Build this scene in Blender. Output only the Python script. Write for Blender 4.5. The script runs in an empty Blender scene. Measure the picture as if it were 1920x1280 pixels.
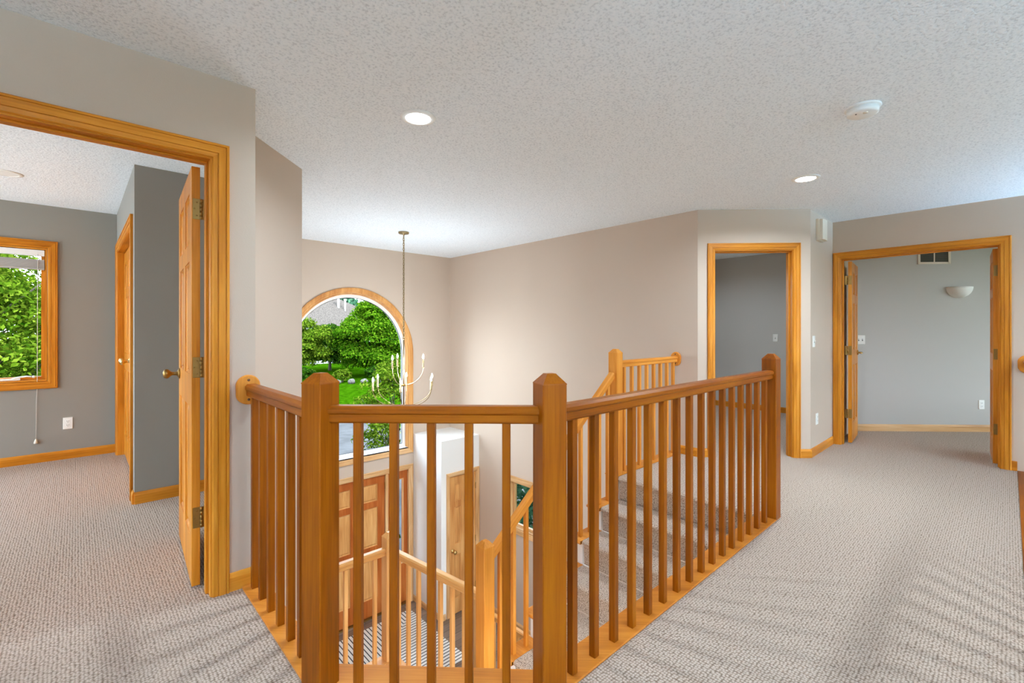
import bpy, bmesh, math, random
import numpy as np
from mathutils import Vector, Matrix
from mathutils.geometry import delaunay_2d_cdt

random.seed(7); np.random.seed(7)
SC = bpy.context.scene
COL = SC.collection
PI = math.pi
S2 = math.sqrt(.5)
CEIL = 2.45
FOY = -2.91          # foyer floor level

# ------------------------------------------------------------------ mesh helpers
class MB:
    def __init__(s): s.v = []; s.f = []; s.m = []; s.sm = []
    def add(s, vs, fs, mi=0, smooth=False):
        o = len(s.v); s.v += [tuple(v) for v in vs]
        for f in fs: s.f.append([i + o for i in f]); s.m.append(mi); s.sm.append(smooth)
        return s
    def box(s, x0, x1, y0, y1, z0, z1, mi=0):
        vs = [(x, y, z) for z in (z0, z1) for y in (y0, y1) for x in (x0, x1)]
        return s.add(vs, [(0, 2, 3, 1), (4, 5, 7, 6), (0, 1, 5, 4), (2, 6, 7, 3), (0, 4, 6, 2), (1, 3, 7, 5)], mi)
    def cbox(s, c, h, mi=0, cham=0.0):
        x, y, z = c; a, b, d = h
        if cham <= 0: return s.box(x-a, x+a, y-b, y+b, z-d, z+d, mi)
        e = cham; p = []
        for zz, ins in ((-d, e), (-d + e, 0), (d - e, 0), (d, e)):
            for sx, sy in ((-1, -1), (1, -1), (1, 1), (-1, 1)):
                p.append((x + sx*(a - ins), y + sy*(b - ins), z + zz))
        fs = [(0, 3, 2, 1), (12, 13, 14, 15)]
        for r in range(3):
            for i in range(4):
                j = (i + 1) % 4
                fs.append((r*4 + i, r*4 + j, r*4 + 4 + j, r*4 + 4 + i))
        return s.add(p, fs, mi)
    def bar(s, x, y, z0, z1, w, e=.003, rot=0.0, mi=0):      # square vertical bar with eased edges
        h = w/2; pts = []
        for sx, sy in ((1, 1), (-1, 1), (-1, -1), (1, -1)):
            q = [(sx*h, sy*(h - e)), (sx*(h - e), sy*h)]
            if sx*sy < 0: q.reverse()
            pts += q
        c, n = math.cos(rot), math.sin(rot)
        pl = [(x + c*a - n*b, y + n*a + c*b) for a, b in pts]
        return s.prism(pl, z0, z1, mi)
    def prism(s, pl, z0, z1, mi=0):
        n = len(pl)
        vs = [(a, b, z0) for a, b in pl] + [(a, b, z1) for a, b in pl]
        fs = [list(range(n))[::-1], [n + i for i in range(n)]]
        fs += [(i, (i+1) % n, n + (i+1) % n, n + i) for i in range(n)]
        return s.add(vs, fs, mi)
    def holed(s, loops, O, U, V, N, t, mi=0):                 # polygon with holes in frame (U,V), thickness t along N
        O, U, V, N = map(Vector, (O, U, V, N))
        flat = [p for l in loops for p in l]; n = len(flat); es = []; o = 0
        for l in loops:
            k = len(l); es += [(o + i, o + (i+1) % k) for i in range(k)]; o += k
        R_ = delaunay_2d_cdt([Vector(p) for p in flat], es, [], 0, 1e-6)
        def inside(x, y):
            c = False
            for i, j in es:
                (x1, y1), (x2, y2) = flat[i], flat[j]
                if (y1 > y) != (y2 > y) and x < (x2 - x1)*(y - y1)/(y2 - y1) + x1: c = not c
            return c
        tes = []
        for f in R_[2]:
            q = [R_[0][i] for i in f]
            if inside(sum(p[0] for p in q)/3, sum(p[1] for p in q)/3): tes.append(tuple(R_[3][i][0] for i in f))
        vs = [O + U*a + V*b for a, b in flat] + [O + U*a + V*b + N*t for a, b in flat]
        fs = [tuple(f) for f in tes] + [tuple(n + i for i in reversed(f)) for f in tes]
        o = 0
        for l in loops:
            k = len(l)
            fs += [(o + i, o + (i+1) % k, n + o + (i+1) % k, n + o + i) for i in range(k)]
            o += k
        return s.add(vs, fs, mi)
    def rings(s, rs, mi=0, smooth=True, cap=True, closed=False):
        n = len(rs[0]); vs = [p for r in rs for p in r]; fs = []
        m = len(rs)
        for a in range(m if closed else m - 1):
            b = (a + 1) % m
            fs += [(a*n + i, a*n + (i+1) % n, b*n + (i+1) % n, b*n + i) for i in range(n)]
        if cap and not closed: fs += [list(range(n))[::-1], [(m-1)*n + i for i in range(n)]]
        return s.add(vs, fs, mi, smooth)
    def lathe(s, prof, O=(0, 0, 0), A=(0, 0, 1), n=24, mi=0, smooth=True):   # prof: (radius, along)
        A = Vector(A).normalized(); O = Vector(O)
        X = A.orthogonal().normalized(); Y = A.cross(X)
        return s.rings([[O + A*h + (X*math.cos(2*PI*i/n) + Y*math.sin(2*PI*i/n))*r for i in range(n)] for r, h in prof], mi, smooth)
    def cyl(s, a, b, r, n=12, mi=0, r2=None):
        a = Vector(a); b = Vector(b)
        return s.lathe([(r, 0), (r if r2 is None else r2, (b - a).length)], a, b - a, n, mi)
    def tube(s, pts, r, n=8, mi=0):
        pts = [Vector(p) for p in pts]; rs = []
        T = (pts[1] - pts[0]).normalized(); X = T.orthogonal().normalized()
        for i, p in enumerate(pts):
            T = (pts[min(i+1, len(pts)-1)] - pts[max(i-1, 0)]).normalized()
            X = (X - T*X.dot(T)).normalized(); Y = T.cross(X)
            rr = r[i] if isinstance(r, (list, tuple)) else r
            rs.append([p + (X*math.cos(2*PI*k/n) + Y*math.sin(2*PI*k/n))*rr for k in range(n)])
        return s.rings(rs, mi)
    def sphere(s, c, r, n=12, m=8, mi=0, sc=(1, 1, 1)):
        pr = [(math.sin(PI*j/m), -math.cos(PI*j/m)) for j in range(m+1)]
        pr[0] = (.01, -1); pr[-1] = (.01, 1)
        c = Vector(c)
        return s.rings([[c + Vector((r*sc[0]*q*math.cos(2*PI*i/n), r*sc[1]*q*math.sin(2*PI*i/n), r*sc[2]*h)) for i in range(n)] for q, h in pr], mi)
    def sweep(s, path, prof, O, U, V, N, closed=False, mis=None):
        """path in (u,v) turning round an opening; prof points (w away from opening, t along N); mitred."""
        O, U, V, N = map(Vector, (O, U, V, N)); n = len(path); P = [Vector((a, b)) for a, b in path]
        def nrm(a, b):
            d = (b - a).normalized(); return Vector((-d.y, d.x))
        ms = []
        for i in range(n):
            if closed or 0 < i < n-1:
                a = nrm(P[i-1], P[i]); b = nrm(P[i], P[(i+1) % n]); q = a + b; ms.append(q/max(q.dot(a), .05)*1.0)
            else: ms.append(nrm(P[0], P[1]) if i == 0 else nrm(P[n-2], P[n-1]))
        k = len(prof); segs = n if closed else n-1
        ring = [[O + U*(P[i].x + ms[i].x*w) + V*(P[i].y + ms[i].y*w) + N*t for w, t in prof] for i in range(n)]
        for i in range(segs):
            j = (i+1) % n
            fs = [(a, (a+1) % k, k + (a+1) % k, k + a) for a in range(k)]
            if not closed and i == 0: fs.append(tuple(range(k))[::-1])
            if not closed and i == segs-1: fs.append(tuple(k + a for a in range(k)))
            s.add(ring[i] + ring[j], fs, mis[i] if mis else 0)
        return s
    def xf(s, M):
        M = Matrix(M); s.v = [tuple(M @ Vector(v)) for v in s.v]; return s

def build(name, mb, mats, parent=None, bevel=0.0, off=None):
    me = bpy.data.meshes.new(name)
    bm = bmesh.new()
    vs = [bm.verts.new(v) for v in mb.v]
    for f, mi, sm in zip(mb.f, mb.m, mb.sm):
        try: fc = bm.faces.new([vs[i] for i in f])
        except ValueError: continue
        fc.material_index = mi; fc.smooth = sm
    bmesh.ops.recalc_face_normals(bm, faces=bm.faces[:])
    bm.to_mesh(me); bm.free()
    for m in (mats if isinstance(mats, (list, tuple)) else [mats]): me.materials.append(m)
    o = bpy.data.objects.new(name, me); COL.objects.link(o)
    if parent is not None:
        o.parent = parent
        q = parent; loc = Vector((0, 0, 0))
        while q is not None: loc += q.location; q = q.parent
        o.location = -loc
    if bevel:
        b = o.modifiers.new('bevel', 'BEVEL'); b.width = bevel; b.segments = 2; b.limit_method = 'ANGLE'; b.angle_limit = .6
        b.harden_normals = False
    return o
def tag(o, label, cat, group=None, kind=None):
    o['label'] = label; o['category'] = cat
    if group: o['group'] = group
    if kind: o['kind'] = kind
    return o
def thing(name, loc, label, cat, group=None, kind=None):
    o = bpy.data.objects.new(name, None); COL.objects.link(o); o.location = loc; o.empty_display_size = .1
    return tag(o, label, cat, group, kind)
def struct(name, mb, mats, label, cat, bevel=0.0):
    return tag(build(name, mb, mats, None, bevel), label, cat, kind='structure')

# ------------------------------------------------------------------ materials
def nmat(name):
    m = bpy.data.materials.new(name); m.use_nodes = True
    nt = m.node_tree; b = nt.nodes['Principled BSDF']
    return m, nt, b
def lin(r, g, b):
    f = lambda c: (c/255/12.92) if c <= 10 else ((c/255 + .055)/1.055)**2.4
    return (f(r), f(g), f(b), 1)
def N(nt, t, **k):
    n = nt.nodes.new(t)
    for a, v in k.items(): setattr(n, a, v)
    return n
def ramp(nt, stops):
    r = N(nt, 'ShaderNodeValToRGB'); e = r.color_ramp.elements
    e[0].position, e[0].color = stops[0]; e[1].position, e[1].color = stops[-1]
    for p, c in stops[1:-1]: x = e.new(p); x.color = c
    return r
def plain(name, col, rough=.5, metal=0.0, bump=0.0, bscale=200, spec=.5):
    m, nt, b = nmat(name)
    b.inputs['Base Color'].default_value = col; b.inputs['Roughness'].default_value = rough
    b.inputs['Metallic'].default_value = metal; b.inputs['Specular IOR Level'].default_value = spec
    if bump:
        tc = N(nt, 'ShaderNodeTexCoord'); no = N(nt, 'ShaderNodeTexNoise'); no.inputs['Scale'].default_value = bscale
        bp = N(nt, 'ShaderNodeBump'); bp.inputs['Distance'].default_value = bump; bp.inputs['Strength'].default_value = .6
        nt.links.new(tc.outputs['Object'], no.inputs['Vector']); nt.links.new(no.outputs['Fac'], bp.inputs['Height'])
        nt.links.new(bp.outputs['Normal'], b.inputs['Normal'])
    return m
def emit(name, col, st):
    m, nt, b = nmat(name)
    b.inputs['Base Color'].default_value = (.9, .9, .88, 1)
    b.inputs['Emission Color'].default_value = col; b.inputs['Emission Strength'].default_value = st
    return m
def wood(name, axis, light, mid, dark, rough=.36, coat=.03):
    m, nt, b = nmat(name); L = nt.links.new
    tc = N(nt, 'ShaderNodeTexCoord'); oi = N(nt, 'ShaderNodeObjectInfo')
    ad = N(nt, 'ShaderNodeVectorMath', operation='ADD'); mu = N(nt, 'ShaderNodeMath', operation='MULTIPLY'); mu.inputs[1].default_value = 37.0
    L(oi.outputs['Random'], mu.inputs[0]); L(tc.outputs['Object'], ad.inputs[0]); L(mu.outputs[0], ad.inputs[1])
    v = ad.outputs[0]
    if axis in 'ED':
        mp = N(nt, 'ShaderNodeMapping'); mp.inputs['Rotation'].default_value = (0, 0, PI/4 if axis == 'E' else -PI/4)
        L(v, mp.inputs['Vector']); v = mp.outputs[0]; axis = 'X'
    def sc(lo, hi):
        mp = N(nt, 'ShaderNodeMapping'); mp.inputs['Scale'].default_value = tuple(lo if a == axis else hi for a in 'XYZ')
        L(v, mp.inputs['Vector']); return mp.outputs[0]
    n1 = N(nt, 'ShaderNodeTexNoise'); n1.inputs['Scale'].default_value = 1; n1.inputs['Detail'].default_value = 4; n1.inputs['Distortion'].default_value = .8
    L(sc(1.1, 14), n1.inputs['Vector'])
    n2 = N(nt, 'ShaderNodeTexNoise'); n2.inputs['Scale'].default_value = 1; n2.inputs['Detail'].default_value = 3
    L(sc(4, 130), n2.inputs['Vector'])
    n3 = N(nt, 'ShaderNodeTexNoise'); n3.inputs['Scale'].default_value = 1; n3.inputs['Detail'].default_value = 1
    L(sc(1.6, 3), n3.inputs['Vector'])
    a = N(nt, 'ShaderNodeMix', data_type='FLOAT'); a.inputs[0].default_value = .35
    L(n1.outputs['Fac'], a.inputs[2]); L(n2.outputs['Fac'], a.inputs[3])
    a2 = N(nt, 'ShaderNodeMix', data_type='FLOAT'); a2.inputs[0].default_value = .3
    L(a.outputs[0], a2.inputs[2]); L(n3.outputs['Fac'], a2.inputs[3])
    r = ramp(nt, [(.33, dark), (.5, mid), (.66, light)])
    L(a2.outputs[0], r.inputs['Fac']); L(r.outputs['Color'], b.inputs['Base Color'])
    b.inputs['Specular IOR Level'].default_value = .16; b.inputs['Roughness'].default_value = rough; b.inputs['Coat Weight'].default_value = coat; b.inputs['Coat Roughness'].default_value = .18
    bp = N(nt, 'ShaderNodeBump'); bp.inputs['Strength'].default_value = .12; bp.inputs['Distance'].default_value = .001
    L(n2.outputs['Fac'], bp.inputs['Height']); L(bp.outputs['Normal'], b.inputs['Normal'])
    return m
HON = (lin(206, 134, 44), lin(182, 106, 24), lin(138, 74, 10))
CASE = (lin(224, 152, 56), lin(200, 125, 32), lin(156, 86, 13))
RAIL = (lin(164, 92, 9), lin(139, 69, 3), lin(99, 45, 1))
STAIR_LIT = (lin(222, 150, 66), lin(202, 126, 44), lin(168, 94, 24))  # same oak as RAIL, lightened to carry the light on the stairs
W = {a: wood('honey_oak_' + a, a, *CASE) for a in 'XYZED'}
WR = {a: wood('railing_oak_' + a, a, *RAIL) for a in 'XYZED'}
WS = {a: wood('stair_oak_lit_' + a, a, *STAIR_LIT) for a in 'XYZED'}
PALE = (lin(232, 196, 150), lin(214, 168, 116), lin(178, 128, 78))
WP = {a: wood('pale_oak_' + a, a, *PALE) for a in 'XYZE'}
CHER = (lin(196, 118, 58), lin(172, 90, 36), lin(140, 64, 22))
WC = {a: wood('cherry_' + a, a, *CHER) for a in 'XZ'}
PAN = (lin(228, 178, 116), lin(208, 150, 88), lin(172, 106, 54))
WN = {a: wood('panel_oak_' + a, a, *PAN) for a in 'XZ'}
WALL = plain('greige_paint', lin(198, 180, 163), .7, 0, .0006, 260, .25)
GREY = plain('room_wall_grey', lin(190, 187, 182), .7, 0, .0006, 260, .25)  # base colour greyer than the hall walls
BGREY = plain('bedroom_wall_grey', lin(146, 142, 135), .7, 0, .0006, 260, .25)  # darker grey base colour for the bedroom walls
def ceil_mat():
    m, nt, b = nmat('popcorn_ceiling'); L = nt.links.new
    tc = N(nt, 'ShaderNodeTexCoord'); no = N(nt, 'ShaderNodeTexNoise'); no.inputs['Scale'].default_value = 85; no.inputs['Detail'].default_value = 3; no.inputs['Roughness'].default_value = .6
    L(tc.outputs['Object'], no.inputs['Vector'])
    r = ramp(nt, [(.34, lin(216, 223, 229)), (.48, lin(240, 247, 252)), (.7, lin(246, 251, 255))])
    L(no.outputs['Fac'], r.inputs['Fac']); L(r.outputs['Color'], b.inputs['Base Color'])
    bp = N(nt, 'ShaderNodeBump'); bp.inputs['Strength'].default_value = .55; bp.inputs['Distance'].default_value = .008
    L(no.outputs['Fac'], bp.inputs['Height']); L(bp.outputs['Normal'], b.inputs['Normal'])
    b.inputs['Roughness'].default_value = .9; b.inputs['Specular IOR Level'].default_value = .1
    return m
CEILM = ceil_mat()
def carpet_mat(name, rows='Y'):
    m, nt, b = nmat(name); L = nt.links.new
    tc = N(nt, 'ShaderNodeTexCoord'); sp = N(nt, 'ShaderNodeSeparateXYZ'); L(tc.outputs['Object'], sp.inputs[0])
    cb = N(nt, 'ShaderNodeCombineXYZ')
    if rows == 'S':      # stair runner: loops on tread and riser alike
        sm = N(nt, 'ShaderNodeMath', operation='ADD'); L(sp.outputs['X'], sm.inputs[0]); L(sp.outputs['Z'], sm.inputs[1])
        L(sm.outputs[0], cb.inputs['X'])
    else: L(sp.outputs['X'], cb.inputs['X'])
    L(sp.outputs['Y'], cb.inputs['Y'])
    mp = N(nt, 'ShaderNodeMapping'); mp.inputs['Scale'].default_value = (1/.0122, 1/.0112, 1); L(cb.outputs[0], mp.inputs['Vector'])
    vo = N(nt, 'ShaderNodeTexVoronoi', voronoi_dimensions='2D', feature='F1'); vo.inputs['Scale'].default_value = 1; vo.inputs['Randomness'].default_value = .42
    L(mp.outputs[0], vo.inputs['Vector'])
    n2 = N(nt, 'ShaderNodeTexNoise'); n2.inputs['Scale'].default_value = 140; n2.inputs['Detail'].default_value = 2; L(tc.outputs['Object'], n2.inputs['Vector'])
    hh = N(nt, 'ShaderNodeMath', operation='MULTIPLY_ADD'); hh.inputs[1].default_value = -.55; L(n2.outputs['Fac'], hh.inputs[0]); L(vo.outputs['Distance'], hh.inputs[2])
    mr = N(nt, 'ShaderNodeMapRange'); mr.inputs[1].default_value = .42; mr.inputs[2].default_value = -.25; L(hh.outputs[0], mr.inputs[0])
    r = ramp(nt, [(.0, lin(118, 97, 80)), (.40, lin(170, 149, 131)), (.9, lin(205, 186, 169))])
    L(mr.outputs[0], r.inputs['Fac']); L(r.outputs['Color'], b.inputs['Base Color'])
    bp = N(nt, 'ShaderNodeBump'); bp.inputs['Strength'].default_value = .6; bp.inputs['Distance'].default_value = .005
    L(mr.outputs[0], bp.inputs['Height']); L(bp.outputs['Normal'], b.inputs['Normal'])
    b.inputs['Roughness'].default_value = .95; b.inputs['Specular IOR Level'].default_value = .1
    b.inputs['Sheen Weight'].default_value = .12
    return m
CARP = carpet_mat('berber_carpet', 'Y'); CARPS = carpet_mat('stair_carpet', 'S')
def plank_mat():
    m, nt, b = nmat('grey_brown_planks'); L = nt.links.new
    tc = N(nt, 'ShaderNodeTexCoord'); br = N(nt, 'ShaderNodeTexBrick')
    br.inputs['Scale'].default_value = 1; br.inputs['Brick Width'].default_value = 1.2; br.inputs['Row Height'].default_value = .13
    br.inputs['Mortar Size'].default_value = .003; br.inputs['Color1'].default_value = lin(150, 132, 118); br.inputs['Color2'].default_value = lin(118, 102, 90); br.inputs['Mortar'].default_value = lin(70, 60, 54)
    L(tc.outputs['Object'], br.inputs['Vector'])
    mp = N(nt, 'ShaderNodeMapping'); mp.inputs['Scale'].default_value = (3, 40, 1); no = N(nt, 'ShaderNodeTexNoise'); no.inputs['Scale'].default_value = 1; no.inputs['Detail'].default_value = 5
    L(tc.outputs['Object'], mp.inputs['Vector']); L(mp.outputs[0], no.inputs['Vector'])
    mx = N(nt, 'ShaderNodeMix', data_type='RGBA', blend_type='MULTIPLY'); mx.inputs[0].default_value = .5
    r = ramp(nt, [(.3, (.45, .42, .4, 1)), (.7, (1, 1, 1, 1))]); L(no.outputs['Fac'], r.inputs['Fac'])
    L(br.outputs['Color'], mx.inputs[6]); L(r.outputs['Color'], mx.inputs[7]); L(mx.outputs[2], b.inputs['Base Color'])
    b.inputs['Roughness'].default_value = .3
    return m
PLANK = plank_mat()
WHITE = plain('white_plastic', lin(240, 240, 236), .4)
WHITEP = plain('white_trim_paint', lin(236, 236, 234), .5)
CREAM = plain('cream_plastic', lin(226, 214, 196), .5)
PLUG = plain('dark_wood_plug', lin(92, 46, 14), .5)
DARK = plain('dark_slot', lin(40, 38, 36), .7)
BRASS = plain('polished_brass', lin(214, 182, 120), .22, 1.0)
ABRASS = plain('antique_brass', lin(150, 116, 62), .38, .9)
CHAMP = plain('champagne_metal', lin(160, 140, 104), .36, 1.0)
VENTD = plain('vent_louvre_grey', lin(120, 112, 100), .6)
SLAT = plain('grey_blind_slats', lin(176, 172, 168), .6)
CORD = plain('white_cord', lin(214, 210, 204), .7)
def glass_mat():
    m, nt, b = nmat('window_glass'); L = nt.links.new
    nt.nodes.remove(b); out = nt.nodes['Material Output']
    t = N(nt, 'ShaderNodeBsdfTransparent'); t.inputs['Color'].default_value = (.97, .985, .98, 1)
    g = N(nt, 'ShaderNodeBsdfGlossy'); g.inputs['Roughness'].default_value = .02
    fr = N(nt, 'ShaderNodeFresnel'); fr.inputs['IOR'].default_value = 1.04
    mx = N(nt, 'ShaderNodeMixShader'); L(fr.outputs[0], mx.inputs[0]); L(t.outputs[0], mx.inputs[1]); L(g.outputs[0], mx.inputs[2]); L(mx.outputs[0], out.inputs['Surface'])
    return m
GLASS = glass_mat()
def mat_mat():
    m, nt, b = nmat('striped_doormat'); L = nt.links.new
    tc = N(nt, 'ShaderNodeTexCoord'); sp = N(nt, 'ShaderNodeSeparateXYZ'); L(tc.outputs['Object'], sp.inputs[0])
    def sub(k, sock):
        n = N(nt, 'ShaderNodeMath', operation='SUBTRACT'); n.inputs[0].default_value = k; L(sock, n.inputs[1]); return n.outputs[0]
    mxx = N(nt, 'ShaderNodeMath', operation='MAXIMUM'); L(sub(3.64, sp.outputs['X']), mxx.inputs[0]); L(sub(6.12, sp.outputs['Y']), mxx.inputs[1])
    dv = N(nt, 'ShaderNodeMath', operation='DIVIDE'); dv.inputs[1].default_value = .050; L(mxx.outputs[0], dv.inputs[0])
    fr = N(nt, 'ShaderNodeMath', operation='FRACT'); L(dv.outputs[0], fr.inputs[0])
    r = ramp(nt, [(.26, lin(60, 62, 66)), (.3, lin(228, 226, 220))]); L(fr.outputs[0], r.inputs['Fac']); L(r.outputs['Color'], b.inputs['Base Color'])
    b.inputs['Roughness'].default_value = .9
    return m
def leaf_mat(name, a, bb, c):
    m, nt, b = nmat(name); L = nt.links.new; nt.nodes.remove(b); out = nt.nodes['Material Output']
    ge = N(nt, 'ShaderNodeNewGeometry'); r = ramp(nt, [(.1, a), (.55, bb), (.95, c)]); L(ge.outputs['Random Per Island'], r.inputs['Fac'])
    d = N(nt, 'ShaderNodeBsdfDiffuse'); t = N(nt, 'ShaderNodeBsdfTranslucent'); L(r.outputs['Color'], d.inputs['Color']); L(r.outputs['Color'], t.inputs['Color'])
    mx = N(nt, 'ShaderNodeMixShader'); mx.inputs[0].default_value = .35; L(d.outputs[0], mx.inputs[1]); L(t.outputs[0], mx.inputs[2]); L(mx.outputs[0], out.inputs['Surface'])
    return m
LEAF = leaf_mat('fresh_leaves', lin(34, 72, 6), lin(68, 106, 12), lin(108, 138, 30))
LEAFD = leaf_mat('deep_leaves', lin(18, 44, 8), lin(40, 72, 14), lin(70, 100, 26))
LEAFY = leaf_mat('yellow_green_leaves', lin(46, 70, 10), lin(78, 102, 18), lin(118, 134, 38))
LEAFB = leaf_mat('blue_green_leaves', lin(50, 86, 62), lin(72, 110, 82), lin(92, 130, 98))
BARK = plain('grey_bark', lin(84, 74, 62), .9, 0, .02, 30)
def noisy(name, c1, c2, scale, rough=.9, bump=.0, detail=4):
    m, nt, b = nmat(name); L = nt.links.new
    tc = N(nt, 'ShaderNodeTexCoord'); no = N(nt, 'ShaderNodeTexNoise'); no.inputs['Scale'].default_value = scale; no.inputs['Detail'].default_value = detail
    L(tc.outputs['Object'], no.inputs['Vector']); r = ramp(nt, [(.35, c1), (.65, c2)]); L(no.outputs['Fac'], r.inputs['Fac']); L(r.outputs['Color'], b.inputs['Base Color'])
    b.inputs['Roughness'].default_value = rough; b.inputs['Specular IOR Level'].default_value = 0.0
    if bump:
        bp = N(nt, 'ShaderNodeBump'); bp.inputs['Distance'].default_value = bump; L(no.outputs['Fac'], bp.inputs['Height']); L(bp.outputs['Normal'], b.inputs['Normal'])
    return m
LAWN = noisy('lawn_grass', lin(26, 54, 1), lin(48, 82, 4), 3.0, .9, .02, 8)
PAVE = noisy('pale_concrete', lin(82, 79, 77), lin(94, 91, 89), 2.0)
STONE = noisy('limestone', lin(74, 70, 64), lin(116, 110, 102), 6.0, .9, .02)
SHING = noisy('roof_shingles', lin(74, 66, 60), lin(100, 90, 82), 8.0)
SIDING = noisy('pale_siding', lin(176, 174, 170), lin(186, 184, 180), 1.0)

# ------------------------------------------------------------------ room shell
def rect(u0, u1, v0, v1): return [(u0, v0), (u1, v0), (u1, v1), (u0, v1)]
Xv, Yv, Zv = (1, 0, 0), (0, 1, 0), (0, 0, 1)
YL = 2.56            # hall face of the left wall
XF = 4.505           # foyer face of the right-hand foyer wall
YF = 6.30            # inner face of the front wall
XR = 6.13            # hall face of the right wall

# floors
outer = [(-3.2, -2.1), (1.5, -2.1), (1.5, -.05), (XR + .06, -.05), (XR + .06, -3.2), (9.8, -3.2), (9.8, 2.5), (8.2, 2.5), (8.2, 3.8), (4.56, 3.8), (4.56, 2.42), (3.42, 2.42),
         (3.42, 1.13), (1.215, 1.13), (.665, 1.68), (.665, 2.64), (.60, 2.64), (.60, 3.05), (1.16, 3.612), (1.16, 6.4), (-3.2, 6.4)]
struct('floor_hall', MB().holed([outer], (0, 0, -.30), Xv, Yv, Zv, .30), CARP, 'beige looped berber carpet covering the upstairs hall and bedrooms', 'floor')
struct('floor_foyer', MB().box(-.6, 4.7, -.05, 6.45, FOY - .1, FOY), PLANK, 'grey brown plank floor of the entry foyer far below', 'floor')
struct('floor_great_room', MB().box(1.4, 6.3, -5.2, -.05, FOY - .1, FOY), PLANK, 'plank floor of the open room below on the other side', 'floor')
struct('ceiling', MB().box(-3.3, 10, -5.3, 6.45, CEIL, CEIL + .15), CEILM, 'white textured popcorn ceiling over hall, foyer and rooms', 'ceiling')

# left wall with the bedroom doorway
struct('wall_left', MB().holed([[(-2.5, 0), (-.36, 0), (-.36, 2.075), (.478, 2.075), (.478, 0), (.649, 0), (.649, CEIL), (-2.5, CEIL)]], (0, YL, 0), Xv, Zv, Yv, .12), WALL, 'greige wall with the open bedroom doorway on the left', 'wall')
# return and 45 degree wall at the foyer
struct('wall_left_return', MB().prism([(.649, YL + .12), (.649, 3.017), (1.224, 3.592), (1.224, YF), (1.104, YF), (1.104, 3.642), (.529, 3.067), (.529, YL + .12)], -.3, CEIL)
       .prism([(.649, 2.4), (.649, 3.017), (1.224, 3.592), (1.224, YF), (1.104, YF), (1.104, 3.642), (.529, 3.067), (.529, 2.4)], FOY, -.3), WALL, 'angled greige wall between the bedroom and the foyer void', 'wall')
# bedroom
struct('wall_bedroom_side', MB().holed([[(4.31, 0), (4.31, CEIL), (YF, CEIL), (YF, 0), (6.13, 0), (6.13, 2.055), (4.47, 2.055), (4.47, 0)]], (.305, 0, 0), Yv, Zv, Xv, .10), BGREY, 'grey bedroom wall around the closet doors', 'wall')
struct('wall_bedroom_jut', MB().box(.405, 1.104, 4.31, 4.42, 0, CEIL), BGREY, 'grey wall facing the bedroom door behind its open leaf', 'wall')
struct('wall_bedroom_far', MB().holed([rect(-2.1, 6.4, -.3, CEIL), rect(2.9, 6.15, .1, 2.35)], (-3.2, 0, 0), Yv, Zv, Xv, .12), WALL, 'left end wall of the bedroom and hall', 'wall')
# front wall : bedroom window, arched foyer window, door unit
ARC_C, ARC_Z, ARC_R = 2.845, .905, .875          # glazing-opening arch
def arch(c, zc, r, z0, n=40):
    return [(c - r, z0)] + [(c + r*math.cos(a), zc + r*math.sin(a)) for a in [PI - PI*i/n for i in range(n+1)]] + [(c + r, z0)]
front_outer = [(1.0, FOY), (1.955, FOY), (1.955, -.862), (3.735, -.862), (3.735, FOY), (4.62, FOY), (4.62, CEIL), (1.0, CEIL)]
bw = rect(-2.1, -.2, .765, 2.04)
struct('wall_bedroom_front', MB().holed([rect(-3.2, 1.0, -.3, CEIL), bw], (0, YF, 0), Xv, Zv, Yv, .16), BGREY, 'grey bedroom wall with the oak framed window', 'wall')
struct('wall_front', MB().holed([front_outer, arch(ARC_C, ARC_Z, ARC_R, -.545)], (0, YF, 0), Xv, Zv, Yv, .16), WALL, 'front wall holding the arched window and the entry door', 'wall')
# foyer right wall with the lower side window
struct('wall_foyer_right', MB().holed([rect(2.113, YF, FOY, CEIL), rect(3.78, 4.86, -1.53, -.86)], (XF, 0, 0), Yv, Zv, Xv, .11), WALL, 'tall greige wall on the far side of the foyer', 'wall')
struct('wall_under_hall_left', MB().box(.42, .54, -.05, 2.4, FOY, -.3), WALL, 'wall below the hall floor at the left of the stairwell', 'wall')
struct('wall_foyer_rear', MB().box(XF, XF + .11, -.05, 2.113, FOY, -.3), WALL, 'wall behind the stairs below the upper landing', 'wall')
# closet box with plant ledge
LEDGE = -.337; BX, BY = 3.81, 5.55
struct('wall_closet', MB().holed([[(BX, FOY), (3.945, FOY), (3.945, -.872), (4.452, -.872), (4.452, FOY), (XF, FOY), (XF, LEDGE), (BX, LEDGE)]], (0, BY, 0), Xv, Zv, Yv, .10)
       .box(BX, BX + .1, BY + .1, YF, FOY, LEDGE - .04).box(BX, XF, BY + .1, YF, LEDGE - .04, LEDGE), WHITEP, 'white boxed closet in the foyer corner topped by a flat plant ledge', 'wall')
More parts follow.
